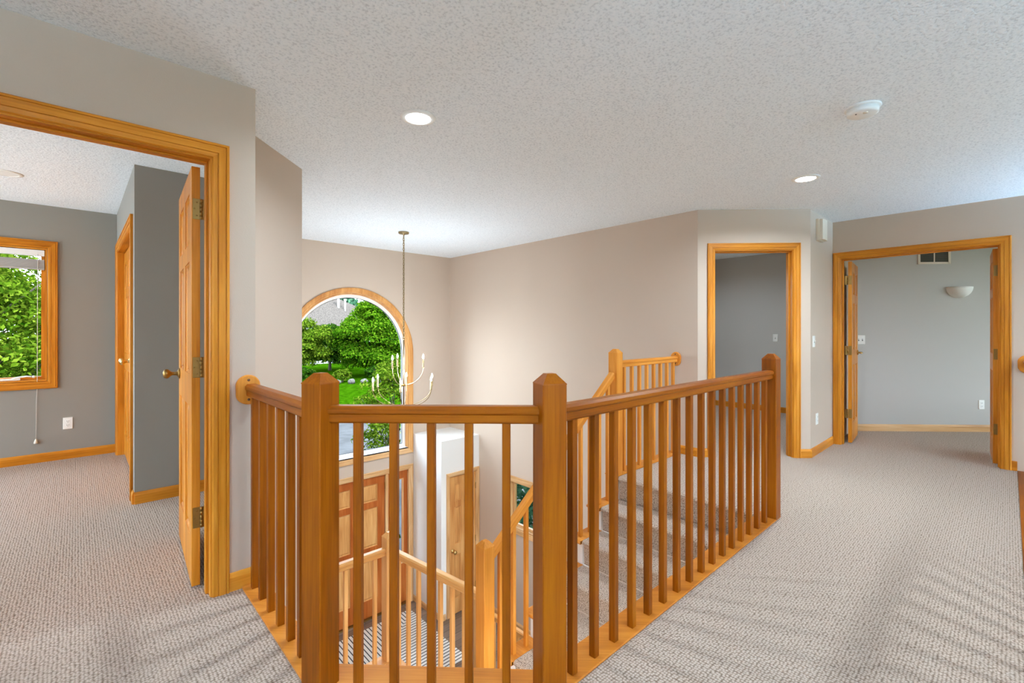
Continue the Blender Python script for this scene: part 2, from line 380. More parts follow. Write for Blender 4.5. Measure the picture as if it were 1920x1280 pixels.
# 45 degree wall with door opening
D0 = Vector((XF, 2.113, 0)); DU = Vector((S2, -S2, 0)); DN = Vector((S2, S2, 0)); DL = (Vector((5.282, 1.338, 0)) - D0).length
def du(x): return (x - XF)/S2
dj0, dj1 = du(4.612), du(5.170)
struct('wall_angled', MB().holed([[(0, 0), (dj0, 0), (dj0, 2.055), (dj1, 2.055), (dj1, 0), (DL, 0), (DL, CEIL), (0, CEIL)]], D0, DU, Zv, DN, .11), WALL, 'angled greige wall around the middle doorway', 'wall')
struct('wall_right_return', MB().prism([(5.282, 1.338), (7.09, 1.338), (7.09, 1.46), (5.32, 1.46), (5.282, 1.448)], 0, CEIL), WALL, 'narrow greige wall between the two right hand doorways', 'wall')
struct('wall_right', MB().holed([[(-5.1, FOY), (-.05, FOY), (-.05, 0), (.043, 0), (.043, 2.05), (1.275, 2.05), (1.275, 0), (1.338, 0), (1.338, CEIL), (-5.1, CEIL)]], (XR, 0, 0), Yv, Zv, Xv, .11), WALL, 'greige wall around the double doorway on the right', 'wall')
# right room
FC = 8.43
struct('wall_right_room', MB().prism([(FC - 1.36, 1.36), (9.75, FC - 9.75), (9.85, FC - 9.75), (FC - 1.36 + .17, 1.36)], 0, CEIL), GREY, 'pale grey far wall of the right room with sconce and vent', 'wall')
struct('wall_right_room_end', MB().holed([rect(-3.2, -1.2, 0, CEIL), rect(-2.9, -1.5, .3, 2.2)], (9.75, 0, 0), Yv, Zv, Xv, .1).holed([[(XR + .1, 0), (9.85, 0), (9.85, CEIL), (XR + .1, CEIL)], rect(6.6, 9.5, .2, 2.25)], (0, -3.1, 0), Xv, Zv, (0, -1, 0), .1), GREY, 'outer wall of the right room with its window', 'wall')
# middle room
struct('wall_middle_room', MB().box(7.86, 7.96, 1.46, 3.7, 0, CEIL).holed([[(4.6, 0), (7.96, 0), (7.96, CEIL), (4.6, CEIL)], rect(5.3, 7.3, .6, 2.1)], (0, 3.6, 0), Xv, Zv, Yv, .1), GREY, 'grey walls of the room behind the middle doorway', 'wall')
# hall behind the camera, open to the great room on one side
struct('wall_back', MB().box(-3.2, 1.5, -2.2, -2.1, -.3, CEIL).box(1.4, 1.5, -5.1, -2.1, FOY, CEIL).box(1.4, 1.5, -2.1, -.05, FOY, -.3), WALL, 'walls behind the viewpoint closing the hall', 'wall')
struct('wall_great_room', MB().holed([rect(1.4, 6.3, FOY, CEIL), rect(1.9, 5.9, -2.4, 1.9)], (0, -5.1, 0), Xv, Zv, (0, -1, 0), .12), WALL, 'window wall of the open great room opposite the foyer', 'wall')

# ------------------------------------------------------------------ trim helpers
CAS = [(0, 0), (.070, 0), (.070, .016), (.066, .020), (.0585, .020), (.0575, .0145), (.055, .0145), (.054, .0175), (.026, .0165), (.025, .0115), (.0225, .0115), (.0215, .0145), (.012, .013), (.005, .012), (0, .006)]
def casing_profile(rev=.0): return [(w + rev, t) for w, t in CAS]
def doorway(name, O, U, Nn, u0, u1, zt, depth, woodh, label, stop=True):
    """opening u0..u1 (jamb faces), head zt; O is on the visible wall face, Nn points INTO the wall."""
    U = Vector(U); Nn = Vector(Nn); O = Vector(O); out = -Nn
    t = thing(name, tuple(O + U*((u0 + u1)/2)), label, 'door frame', kind='structure')
    path = [(u1, 0), (u1, zt), (u0, zt), (u0, 0)]
    build('casing', MB().sweep(path[::-1], [(w + .006, q) for w, q in CAS], O, U, Zv, out, mis=[0, 1, 0]), [W['Z'], woodh], t)
    j = MB().sweep(path[::-1], [(0, -.002), (.018, -.002), (.018, depth + .002), (0, depth + .002)], O, U, Zv, Nn, mis=[0, 1, 0])
    build('jamb', j, [W['Z'], woodh], t, .0015)
    if stop:
        build('door_stop', MB().sweep(path[::-1], [(-.011, .045), (.0, .045), (.0, .078), (-.011, .078)], O, U, Zv, Nn, mis=[0, 1, 0]), [W['Z'], woodh], t, .002)
    build('rear_casing', MB().sweep(path[::-1], [(w + .006, q) for w, q in CAS], O + Nn*depth, U, Zv, Nn, mis=[0, 1, 0]), [W['Z'], woodh], t)
    return t
doorway('trim_1', (0, YL, 0), Xv, (0, 1, 0), -.34, .458, 2.055, .12, W['X'], 'honey oak casing around the bedroom doorway on the left')
doorway('trim_2', D0, DU, DN, du(4.626), du(5.156), 2.04, .11, W['E'], 'honey oak casing around the middle angled doorway')
doorway('trim_3', (XR, 0, 0), Yv, (1, 0, 0), .060, 1.257, 2.032, .11, W['Y'], 'honey oak casing around the double doorway on the right', stop=True)

def baseboard(name, segs, mats, label, z=0.0, h=.085):
    mb = MB()
    for a, b, out in segs:                                      # out = plan normal into the room
        a = Vector((*a, 0)); b = Vector((*b, 0)); o = Vector((*out, 0)).normalized()
        prof = [(0, 0), (.014, 0), (.014, h - .022), (.009, h - .008), (.006, h), (0, h)]
        r = [[p + o*t + Vector((0, 0, z + q)) for t, q in prof] for p in (a, b)]
        mb.rings(r, smooth=False)
    return struct(name, mb, mats, label, 'baseboard')
baseboard('baseboard_left', [((.534, YL), (.646, YL), (0, -1))], W['X'], 'short honey oak baseboard between bedroom casing and railing')
baseboard('baseboard_angled', [(tuple((D0 + DU*(du(5.156) + .076))[:2]), (5.288, 1.332), (-1, -1))], W['E'], 'oak baseboard stub right of the middle doorway')
baseboard('baseboard_angled_left', [((XF, 2.113), tuple((D0 + DU*(du(4.626) - .076))[:2]), (-1, -1)), ((XF, 2.29), (XF, 2.113), (-1, 0))], W['E'], 'oak baseboard left of the middle doorway')
baseboard('baseboard_return', [((5.276, 1.338), (XR, 1.338), (0, -1))], W['X'], 'oak baseboard on the narrow wall between the right doorways')
baseboard('baseboard_right', [((XR, -.016), (XR, -.05), (-1, 0))], W['Y'], 'oak baseboard right of the double doorway')
baseboard('baseboard_bedroom', [((-3.0, YF), (.305, YF), (0, -1)), ((.305, 6.2), (.305, YF), (-1, 0))], W['X'], 'oak baseboard under the bedroom window')
baseboard('baseboard_bedroom_jut', [((.305, 4.31), (1.1, 4.31), (0, -1)), ((.305, 4.31), (.305, 4.395), (-1, 0))], W['X'], 'oak baseboard at the grey wall behind the bedroom door')
baseboard('baseboard_right_room', [((FC - 1.34, 1.34), (FC + 1.3, -1.3), (-1, -1))], WP['E'], 'pale figured baseboard along the far wall of the right room')
baseboard('baseboard_middle_room', [((7.86, 1.46), (7.86, 3.6), (-1, 0))], W['Y'], 'brown baseboard in the room behind the middle doorway')
baseboard('baseboard_foyer', [((XF, 1.2), (XF, BY), (-1, 0)), ((BX, BY), (BX, YF), (-1, 0)), ((BX, BY), (3.88, BY), (0, -1))], WP['Y'], 'pale wood baseboard around the foyer floor', FOY)

# ------------------------------------------------------------------ panel doors
def panel_door(parent, w, h, th=.035, stile=.105, mats=None, pmats=None, top=.11, lock=(.86, 1.02), bot=.22, upper=.25, mid=True, name='door_leaf'):
    """leaf in local frame: u 0..w along local X, thickness +-th/2 along local Y, z from 0. Returns leaf object."""
    zs = [(bot, lock[0]), (lock[1], h - top - upper - .09), (h - top - upper, h - top)]
    us = [(stile, w/2 - stile*.45), (w/2 + stile*.45, w - stile)] if mid else [(stile, w - stile)]
    holes = [rect(a, b, c, d) for a, b in us for c, d in zs]
    fr = MB().holed([rect(0, w, 0, h)] + holes, (0, -th/2, 0), Xv, Zv, Yv, th)
    leaf = build(name, fr, mats, parent, .002); leaf.location = (0, 0, 0)
    for a, b in us:
        for c, d in zs:
            m = MB()
            q = min(.035, (b-a)*.22)
            for s in (-1, 1):
                o = s*.004; i = s*th*.30; e = s*th*.30
                A = [(a, o, c), (b, o, c), (b, o, d), (a, o, d)]
                B = [(a + .012, s*.004, c + .012), (b - .012, s*.004, c + .012), (b - .012, s*.004, d - .012), (a + .012, s*.004, d - .012)]
                Cc = [(a + q, i, c + q), (b - q, i, c + q), (b - q, i, d - q), (a + q, i, d - q)]
                fs = [(0, 1, 5, 4), (1, 2, 6, 5), (2, 3, 7, 6), (3, 0, 4, 7), (4, 5, 9, 8), (5, 6, 10, 9), (6, 7, 11, 10), (7, 4, 8, 11), (8, 9, 10, 11)]
                m.add(A + B + Cc, fs)
            # sticking (moulded edge of the opening)
            for s in (-1, 1):
                m.sweep([(a, c), (a, d), (b, d), (b, c)], [(-.012, 0), (0, 0), (0, .007), (-.004, .007)], (0, s*.006, 0), Xv, Zv, (0, s, 0), closed=True)
            p = build('panel', m, pmats or mats, leaf); p.location = (0, 0, 0)
    return leaf
def knob(parent, u, z, side, th=.035, mat=BRASS, lever=False, label=None):
    m = MB(); s = side
    m.lathe([(.004, 0), (.032, 0), (.031, .005), (.016, .012), (.011, .018), (.010, .038), (.016, .046), (.027, .056), (.029, .066), (.024, .076), (.012, .081), (.002, .082)], (u, s*th/2, z), (0, s, 0), 20)
    o = build('knob', m, mat, parent); o.location = (0, 0, 0)
    return o
def hinge(parent, z, th=.035, flip=1, mat=ABRASS):
    m = MB()
    m.cbox((-.001, -.002, z), (.0015, th*.42, .050), cham=.0012)
    for k in range(5): m.cyl((-.004, flip*th*.62, z - .05 + .02*k + .0008), (-.004, flip*th*.62, z - .05 + .02*(k+1) - .0008), .0062, 10)
    m.cbox((-.004, flip*th*.62 + flip*.012, z), (.0015, .014, .05), cham=.0012)
    for dz in (-.032, 0, .032): m.cyl((-.0025, -.004 + .01*(dz == 0), z + dz), (-.0038, -.004 + .01*(dz == 0), z + dz), .0035, 8)
    o = build('hinge', m, mat, parent); o.location = (0, 0, 0)
    return o
def door_root(name, loc, ang, label):
    t = thing(name, loc, label, 'door', kind='structure'); t.rotation_euler = (0, 0, ang); return t
# bedroom door: hinged on the right jamb, swung into the bedroom
ang = math.atan2(3.434 - 2.685, .473 - .424)
t = door_root('door_1', (.4235, 2.70, .012), ang, 'oak six panel bedroom door standing open, brass knob and hinges')
panel_door(t, .75, 2.035, mats=W['Z'])
knob(t, .685, .985, 1, mat=ABRASS); knob(t, .685, .985, -1, mat=ABRASS)
for z in (1.83, 1.06, .33): hinge(t, z, flip=-1)
# double doors to the right room
t = door_root('door_2', (6.262, 1.205, .012), math.radians(5), 'left leaf of the open oak double doors on the right, brass lever')
panel_door(t, .565, 2.005, stile=.09, mats=W['Z'])
for z in (1.80, 1.02, .32): hinge(t, z, flip=1)
m = MB().cyl((.505, -.0175, .98), (.505, -.03, .98), .028, 18).cyl((.505, -.03, .98), (.505, -.06, .98), .011, 12).tube([(.505, -.06, .98), (.49, -.063, .98), (.40, -.06, .978)], [.011, .011, .008], 10)
o = build('lever_handle', m, BRASS, t); o.location = (0, 0, 0)
m = MB().cyl((.505, .0175, .98), (.505, .03, .98), .028, 18).cyl((.505, .03, .98), (.505, .06, .98), .011, 12).tube([(.505, .06, .98), (.49, .063, .98), (.40, .06, .978)], [.011, .011, .008], 10)
o = build('lever_handle', m, BRASS, t); o.location = (0, 0, 0)
t = door_root('door_3', (6.262, .086, .012), math.radians(3), 'right leaf of the open oak double doors seen on its hinge edge')
panel_door(t, .565, 2.005, stile=.09, mats=W['Z'])
for z in (1.80, 1.02, .32): hinge(t, z, flip=-1)
# bedroom closet double doors (in the side wall)
doorway('trim_4', (.305, 0, 0), Yv, (1, 0, 0), 4.49, 6.11, 2.035, .10, W['Y'], 'oak casing around the bedroom closet', stop=False)
for k, (y, lab) in enumerate(((4.495, 'near leaf of the closed oak bedroom closet doors'), (5.305, 'far leaf of the closed oak bedroom closet doors with round brass knob'))):
    t = door_root('door_%d' % (4 + k), (.370, y, .012), PI/2, lab)
    panel_door(t, .80, 2.01, mats=W['Z'])
    knob(t, .74 if k == 0 else .06, .97, 1)

# ------------------------------------------------------------------ front entry
t = thing('trim_5', (2.845, YF, FOY), 'pale oak casing, jambs and mullions around the front door and sidelights', 'door frame', kind='structure')
build('casing', MB().sweep([(1.97, FOY), (1.97, -.872), (3.72, -.872), (3.72, FOY)], [(w + .006, q) for w, q in CAS], (0, YF, 0), Xv, Zv, (0, -1, 0), mis=[0, 1, 0]), [WP['Z'], WP['X']], t)
build('jamb', MB().sweep([(1.97, FOY), (1.97, -.872), (3.72, -.872), (3.72, FOY)], [(0, -.002), (.016, -.002), (.016, .16), (0, .16)], (0, YF, 0), Xv, Zv, (0, 1, 0), mis=[0, 1, 0]), [WP['Z'], WP['X']], t)
for x in (2.335, 3.335): build('mullion', MB().box(x, x + .045, YF - .004, YF + .14, FOY, -.872), WP['Z'], t, .003)
build('threshold', MB().box(1.97, 3.72, YF - .01, YF + .15, FOY, FOY + .022), ABRASS, t)
t = door_root('door_6', (2.385, YF + .04, FOY + .024), 0, 'reddish six panel front door with paler raised panels')
panel_door(t, .945, 2.01, th=.045, stile=.11, mats=WC['Z'], pmats=WN['Z'], top=.105, upper=.25, bot=.245, lock=(.86, 1.0))
knob(t, .07, .95, -1, .045)
for z in (1.85, 1.0, .25): 
    o = build('hinge', MB().cyl((.952, -.028, z - .05), (.952, -.028, z + .05), .008, 10), ABRASS, t); o.location = (0, 0, 0)
def sidelight(nm, x0, x1, lab):
    t = thing(nm, ((x0+x1)/2, YF + .04, FOY), lab, 'window', kind='structure')
    build('sash', MB().holed([rect(x0, x1, FOY + .024, -.875), rect(x0 + .075, x1 - .075, FOY + .62, -1.0)], (0, YF + .03, 0), Xv, Zv, Yv, .045), WC['Z'], t, .003)
    build('stop_bead', MB().sweep([(x0 + .075, FOY + .62), (x0 + .075, -1.0), (x1 - .075, -1.0), (x1 - .075, FOY + .62)], [(-.012, 0), (.003, 0), (.003, .01), (-.006, .01)], (0, YF + .03, 0), Xv, Zv, (0, -1, 0), closed=True), WP['Z'], t)
    build('pane', MB().box(x0 + .07, x1 - .07, YF + .05, YF + .055, FOY + .61, -.99), GLASS, t)
sidelight('window_1', 3.382, 3.718, 'narrow sidelight right of the front door')
sidelight('window_2', 1.972, 2.333, 'narrow sidelight left of the front door')

# arched window
t = thing('window_3', (ARC_C, YF, -.545), 'tall arched window with pale oak casing above the front door', 'window', kind='structure')
r = ARC_R - .002
ap = arch(ARC_C, ARC_Z, r, -.543)
nseg = len(ap)
build('casing', MB().sweep(ap, [(w*1.05 + .004, q) for w, q in CAS], (0, YF, 0), Xv, Zv, (0, -1, 0), closed=True, mis=[0]*(nseg-1) + [1]), [WN['Z'], WP['X']], t)
build('jamb', MB().sweep(ap, [(-.014, -.004), (.0, -.004), (.0, .14), (-.014, .14)], (0, YF, 0), Xv, Zv, (0, 1, 0), closed=True), WN['Z'], t)
build('sash', MB().sweep(arch(ARC_C, ARC_Z, r - .014, -.529), [(-.042, .07), (.0, .07), (.0, .125), (-.042, .125), (-.046, .10)], (0, YF, 0), Xv, Zv, (0, 1, 0), closed=True), WHITEP, t)
build('glazing_seal', MB().sweep(arch(ARC_C, ARC_Z, r - .056, -.487), [(-.008, .088), (.004, .088), (.004, .1), (-.008, .1)], (0, YF, 0), Xv, Zv, (0, 1, 0), closed=True), DARK, t)
build('stool', MB().box(ARC_C - r + .01, ARC_C + r - .01, YF - .004, YF + .07, -.543, -.528), WHITEP, t)
build('pane', MB().holed([arch(ARC_C, ARC_Z, r - .05, -.493)], (0, YF + .092, 0), Xv, Zv, Yv, .005), GLASS, t)

# foyer side window
def box_window(nm, O, U, Nn, u0, u1, z0, z1, lab, wv, wh, depth, crank=False, mull=None, panes=True, apron=False):
    U = Vector(U); Nn = Vector(Nn); O = Vector(O)
    t = thing(nm, tuple(O + U*((u0+u1)/2) + Vector((0, 0, z0))), lab, 'window', kind='structure')
    loop = [(u0, z0), (u0, z1), (u1, z1), (u1, z0)]
    build('casing', MB().sweep(loop, [(w + .003, q) for w, q in CAS], O, U, Zv, -Nn, closed=True, mis=[0, 1, 0, 1]), [wv, wh], t)
    build('jamb', MB().sweep(loop, [(-.012, -.003), (0, -.003), (0, depth), (-.012, depth)], O, U, Zv, Nn, closed=True, mis=[0, 1, 0, 1]), [wv, wh], t)
    cuts = [u0 + .012] + (list(mull) if mull else []) + [u1 - .012]
    for a, b in zip(cuts[:-1], cuts[1:]):
        lp = [(a + .002, z0 + .014), (a + .002, z1 - .014), (b - .002, z1 - .014), (b - .002, z0 + .014)]
        s = build('sash', MB().sweep(lp, [(-.028, .05), (0, .05), (0, .09), (-.028, .09)], O, U, Zv, Nn, closed=True, mis=[0, 1, 0, 1]), [wv, wh], t)
        P = MB(); o2 = O + Nn*.066
        P.holed([rect(a + .028, b - .028, z0 + .040, z1 - .040)], o2, U, Zv, Nn, .005)
        if panes: build('pane', P, GLASS, s)
    if mull:
        for q in mull:
            mb = MB(); o2 = O + U*q
            mb.add([o2 + U*du_ + Nn*dn + Vector((0, 0, z)) for z in (z0, z1) for dn in (-.004, .1) for du_ in (-.03, .03)], [(0, 1, 3, 2), (4, 6, 7, 5), (0, 4, 5, 1), (2, 3, 7, 6), (0, 2, 6, 4), (1, 5, 7, 3)])
            build('mullion', mb, wv, t)
    return t
box_window('window_4', (XF, 0, 0), Yv, (1, 0, 0), 3.79, 4.85, -1.52, -.87, 'low side window on the right foyer wall', WP['Z'], WP['Y'], .11)
t = box_window('window_5', (0, YF, 0), Xv, (0, 1, 0), -2.09, -.205, .772, 2.035, 'oak framed bedroom window with trees outside', W['Z'], W['X'], .14, mull=[-1.147])
cr = MB().cbox((-.46, YF + .035, .795), (.075, .016, .010), cham=.004).tube([(-.44, YF + .03, .80), (-.40, YF + .012, .815), (-.34, YF + .005, .822), (-.30, YF + .004, .815)], .007, 8).sphere((-.295, YF + .004, .815), .012, 10, 6)
build('crank_handle', cr, WHITE, t)
# hidden windows of the other rooms
box_window('window_9', (-3.08, 0, 0), Yv, (-1, 0, 0), 2.91, 6.14, .11, 2.34, 'added unseen side window of the bedroom', W['Z'], W['Y'], .12, mull=[5.0])  # added to let more daylight into the bedroom
box_window('window_6', (0, 3.6, 0), Xv, (0, 1, 0), 5.31, 7.29, .61, 2.09, 'window of the room behind the middle doorway', W['Z'], W['X'], .1, mull=[6.3])
box_window('window_7', (0, -3.1, 0), Xv, (0, -1, 0), 6.61, 9.49, .21, 2.24, 'window of the right room', W['Z'], W['X'], .1, mull=[8.05])
box_window('window_10', (9.75, 0, 0), Yv, (1, 0, 0), -2.89, -1.51, .31, 2.19, 'added unseen end window of the right room', W['Z'], W['Y'], .1)  # second window added to brighten the right room
box_window('window_8', (0, -5.1, 0), Xv, (0, -1, 0), 1.91, 5.89, -2.39, 1.89, 'large window of the open great room', W['Z'], W['X'], .12, mull=[3.24, 4.57])

# closet door in the foyer box
t = thing('trim_6', (4.2, BY, FOY), 'pale oak casing around the foyer closet door', 'door frame', kind='structure')
lp = [(3.958, FOY), (3.958, -.88), (4.438, -.88), (4.438, FOY)]
build('casing', MB().sweep(lp, [(w*.85 + .002, q) for w, q in CAS], (0, BY, 0), Xv, Zv, (0, -1, 0), mis=[0, 1, 0]), [WP['Z'], WP['X']], t)
build('jamb', MB().sweep(lp, [(0, 0), (.014, 0), (.014, .1), (0, .1)], (0, BY, 0), Xv, Zv, (0, 1, 0), mis=[0, 1, 0]), [WP['Z'], WP['X']], t)
t = door_root('door_7', (3.961, BY + .022, FOY + .012), 0, 'pale oak foyer closet door with brass knob')
panel_door(t, .474, 2.01, stile=.085, mats=WN['Z'])
knob(t, .055, .93, -1)
for z in (1.8, 1.0, .3):
    o = build('hinge', MB().cyl((.478, -.02, z - .045), (.478, -.02, z + .045), .007, 10), ABRASS, t); o.location = (0, 0, 0)

# ------------------------------------------------------------------ balustrades
RT, RB = .990, .930
def rail_mesh(L, w=.056, h=.060):
    a = w/2; b = a - .006
    prof = [(-b + .006, 0), (b - .006, 0), (b, .006), (b, .030), (a, .036), (a, h - .010), (a - .010, h), (-a + .010, h), (-a, h - .010), (-a, .036), (-b, .030), (-b, .006)]
    return MB().rings([[Vector((x, y, z)) for y, z in prof] for x in (0, L)], smooth=False)
def add_rail(root, p, q, name='handrail', **k):               # p,q: underside end points
    p = Vector(p); q = Vector(q); d = q - p
    o = build(name, rail_mesh(d.length, **k), CUR['X'], root)
    o.rotation_euler = (0, -math.asin(d.z/d.length), math.atan2(d.y, d.x))
    o.location = p - root.location
    return o
def newel(root, x, y, z0, z1, rot=0, w=.09):
    mb = MB().bar(x, y, z0, z1 - .036, w, .004, rot)
    h = w/2; c, n = math.cos(rot), math.sin(rot); rs = []
    for s, z in ((1.0, z1 - .036), (.98, z1 - .033), (.36, z1), (.02, z1 + .0005)):
        rs.append([Vector((x + (c*a - n*b)*h*s, y + (n*a + c*b)*h*s, z)) for a, b in ((-1, -1), (1, -1), (1, 1), (-1, 1))])
    mb.rings(rs, smooth=False)
    return build('newel_post', mb, CUR['Z'], root)
BAL = {}
CUR = WR
def baluster(root, x, y, z0, z1, rot=0):
    key = (round(z1 - z0, 3), CUR['Z'].name)
    if key not in BAL:
        BAL[key] = build('baluster', MB().bar(0, 0, 0, z1 - z0, .0285, .0022), CUR['Z'], root); o = BAL[key]
    else:
        o = BAL[key].copy(); COL.objects.link(o); o.parent = root
    o.location = Vector((x, y, z0)) - root.location; o.rotation_euler = (0, 0, rot)
    return o
def rosette(root, O, Nn, half=.053, tall=.072):
    Nn = Vector(Nn); O = Vector(O); U = Vector((0, 0, 1)).cross(Nn)
    def ring(s, t):
        return [O + Nn*t + U*(half*s*math.cos(a)) + Vector((0, 0, (tall - half)*(1 if math.sin(a) >= 0 else -1) + half*s*math.sin(a))) for a in [2*PI*i/40 for i in range(40)]]
    mb = MB().rings([ring(1, 0), ring(1, .014), ring(.9, .020)], smooth=False)
    o = build('rosette', mb, WS['Z'], root)
    for dz in (.66*tall, -.66*tall): build('screw_plug', MB().cyl(O + Nn*.0195 + Vector((0, 0, dz)), O + Nn*.0212 + Vector((0, 0, dz)), .0065, 12), PLUG, o)
    return o
N1 = Vector((.625, 1.650)); N2 = Vector((1.197, 1.088)); N3 = Vector((3.400, 1.090))
R22 = PI/8
root = thing('hall_railing', (.9, 1.35, 0), 'honey oak balustrade wrapping the hall side of the stairwell with three square newels', 'railing')
# shoe boards
sh = MB().prism([(.585, YL - .016), (.585, 1.702), (1.190, 1.045), (3.445, 1.045), (3.445, 1.172), (1.243, 1.172), (.690, 1.735), (.690, YL - .016)], .0005, .010)
build('shoe_board', sh, [wood('shoe_oak', 'E', lin(214, 140, 58), lin(196, 118, 40), lin(164, 90, 26))], root, .003)
newel(root, N1.x, N1.y, .008, 1.103, R22); newel(root, N2.x, N2.y, .008, 1.103, -R22 + PI/2 - PI/4*0 , ); newel(root, N3.x, N3.y, .002, 1.097)
add_rail(root, (N1.x + .002, YL - .018, RB), (N1.x, N1.y + .03, RB))
mid = (N2 - N1).normalized()
add_rail(root, (*(N1 + mid*.022), RB), (*(N2 - mid*.022), RB))
add_rail(root, (N2.x + .03, 1.087, RB), (N3.x - .03, 1.087, RB))
rosette(root, (N1.x - .010, YL, .962), (0, -1, 0))
for y in (2.495, 2.367, 2.239, 2.108, 1.977, 1.850): baluster(root, .63, y, .009, RB + .004)
for s in (.134, .260, .391, .522, .652):
    p = N1 + mid*s; baluster(root, p.x, p.y, .009, RB + .004, -PI/4)
for k in range(16): baluster(root, 1.316 + .1293*k, 1.085, .009, RB + .004)

# stairs
RISE, RUN, X0 = .195, .2455, 3.376
YI, YO = 1.135, 2.285
root = thing('staircase', (2.6, 1.7, FOY), 'carpeted staircase descending beside the hall railing to a mid landing', 'stairs')
def step_mesh(k):                                            # carpet wraps tread k: nosing at X0-k*RUN
    xn = X0 - k*RUN; z = -k*RISE; xb = X0 - (k-1)*RUN + .02
    zl = z - RISE - .002
    prof = [(xb, z - .04), (xb, z), (xn + .018, z), (xn + .006, z - .005), (xn, z - .016), (xn + .003, z - .030), (xn + .026, z - .040), (xn + .03, zl), (xn + .06, zl), (xn + .06, z - .04)]
    return MB().rings([[Vector((x, y, zz)) for x, zz in prof] for y in (YI, YO)], smooth=False)
for k in range(0, 7):
    if k == 0:
        xn = X0
        prof = [(xn, -.016), (xn + .004, -.006), (xn + .014, -.0), (xn + .07, .001), (xn + .07, -RISE - .002), (xn + .03, -RISE - .002), (xn + .026, -.040), (xn + .003, -.030)]
        mbk = MB().rings([[Vector((x, y, zz)) for x, zz in prof] for y in (YI, YO)], smooth=False)
    else: mbk = step_mesh(k)
    build('carpeted_step', mbk, CARPS, root, .004)
ZL = -7*RISE; XL = X0 - 7*RUN
build('landing', MB().prism([(.66, YI), (XL + .06, YI), (XL + .06, 2.42), (1.885, 2.42), (1.885, 3.44), (1.10, 3.44), (.66, 3.01)], ZL - .22, ZL), CARPS, root)
# open-string end caps with nosing returns, and drywall stringer
for k in range(0, 7):
    xn = X0 - k*RUN; z = -k*RISE; xb = X0 - (k-1)*RUN if k else 3.43
    if k == 0: continue
    mb = MB().box(xn - .012, xb + .02, YO, 2.405, z - .028, z - .001)
    mb.cyl((xn - .012, YO, z - .0145), (xn - .012, 2.405, z - .0145), .0135, 12).cyl((xn - .012, 2.405, z - .0145), (xb + .02, 2.405, z - .0145), .0135, 12).sphere((xn - .012, 2.405, z - .0145), .0135, 10, 8)
    build('tread_end_cap', mb, WS['Y'], root)
st = MB(); pts = []
for k in range(0, 7):
    xn = X0 - k*RUN + .03; pts += [(xn, -k*RISE - .03), (xn, -(k+1)*RISE - .03)]
pts = [(3.45, -.03)] + pts + [(XL, ZL - .36), (3.45, -.50)]
st.holed([pts], (0, 2.30, 0), Xv, Zv, Yv, .09)
build('stringer', st, WHITEP, root)
st = MB().holed([[(3.45, -.29), (XL - .1, ZL + .10), (XL - .1, ZL - .05), (3.45, -.45)]], (0, YI - .018, 0), Xv, Zv, Yv, .018)
build('skirt_board', st, WS['X'], root)

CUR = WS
# landing + stair railing
YR = 2.340
NU = Vector((3.425, YR)); NB = Vector((1.950, YR))
root = thing('stair_railing', (3.4, YR, 0), 'oak railing along the far stair edge rising to the upper landing with two newels', 'railing')
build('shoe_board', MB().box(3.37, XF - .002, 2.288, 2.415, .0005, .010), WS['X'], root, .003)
newel(root, NU.x, NU.y, .009, 1.093); newel(root, NB.x, NB.y, -6*RISE + .001, -.118)
add_rail(root, (NU.x + .03, YR, RB), (XF - .018, YR, RB))
rosette(root, (XF, YR, .962), (-1, 0, 0))
for k in range(8): baluster(root, 3.552 + .1262*k, YR, .009, RB + .004)
sl = .80
zr = lambda x: .375 + sl*(x - 2.70) - .066/math.cos(math.atan(sl)) - .0     # underside of the raked rail
add_rail(root, (NB.x + .03, YR, zr(NB.x + .03)), (NU.x - .03, YR, zr(NU.x - .03)), 'raked_handrail')
for k in range(1, 7):
    xn = X0 - k*RUN
    for dx in (.055, .178):
        x = xn + dx
        if x < NB.x + .07 or x > NU.x - .07: continue
        z0 = -k*RISE - .002; z1 = zr(x) + .014
        baluster(root, x, YR, z0, z1)

WL = {a: wood('rail_oak_lit_' + a, a, lin(236, 186, 124), lin(218, 160, 94), lin(184, 122, 62)) for a in 'XYZED'}  # same railing oak, paler to put the window light into its colour
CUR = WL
# landing guard
AX, AY = 1.825, 3.385; AZ = ZL
root = thing('landing_railing', (AX, AY, ZL), 'oak guard railing around the mid landing above the foyer', 'railing')
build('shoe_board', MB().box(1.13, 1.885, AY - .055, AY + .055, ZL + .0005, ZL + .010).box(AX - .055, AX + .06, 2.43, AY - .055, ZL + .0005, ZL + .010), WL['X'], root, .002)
newel(root, AX, AY, ZL + .008, ZL + 1.01)
add_rail(root, (1.128, AY, ZL + .835), (AX - .03, AY, ZL + .835)); add_rail(root, (AX, AY - .03, ZL + .835), (NB.x, NB.y + .04, ZL + .835))
for k in range(5): baluster(root, 1.700 - .117*k, AY, ZL + .009, ZL + .839)
for k in range(7):
    y = 3.262 - .122*k; f = (AY - y)/(AY - NB.y); baluster(root, AX + (NB.x - AX)*f, y, ZL + .009, ZL + .839)

# lower foyer guard
root = thing('foyer_railing', (3.5, 4.0, FOY), 'low oak guard railing standing on the foyer floor behind the stairs', 'railing')
newel(root, 3.50, 4.32, FOY, FOY + 1.0); 
add_rail(root, (3.50, 4.29, FOY + .84), (3.53, 2.75, FOY + .84), h=.07)
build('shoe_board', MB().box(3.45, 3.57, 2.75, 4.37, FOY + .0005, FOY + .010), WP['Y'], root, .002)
for k in range(11): baluster(root, 3.502 + .0025*k, 4.17 - .128*k, FOY + .009, FOY + .845)
newel(root, 3.53, 2.72, FOY, FOY + 1.0)

CUR = WR
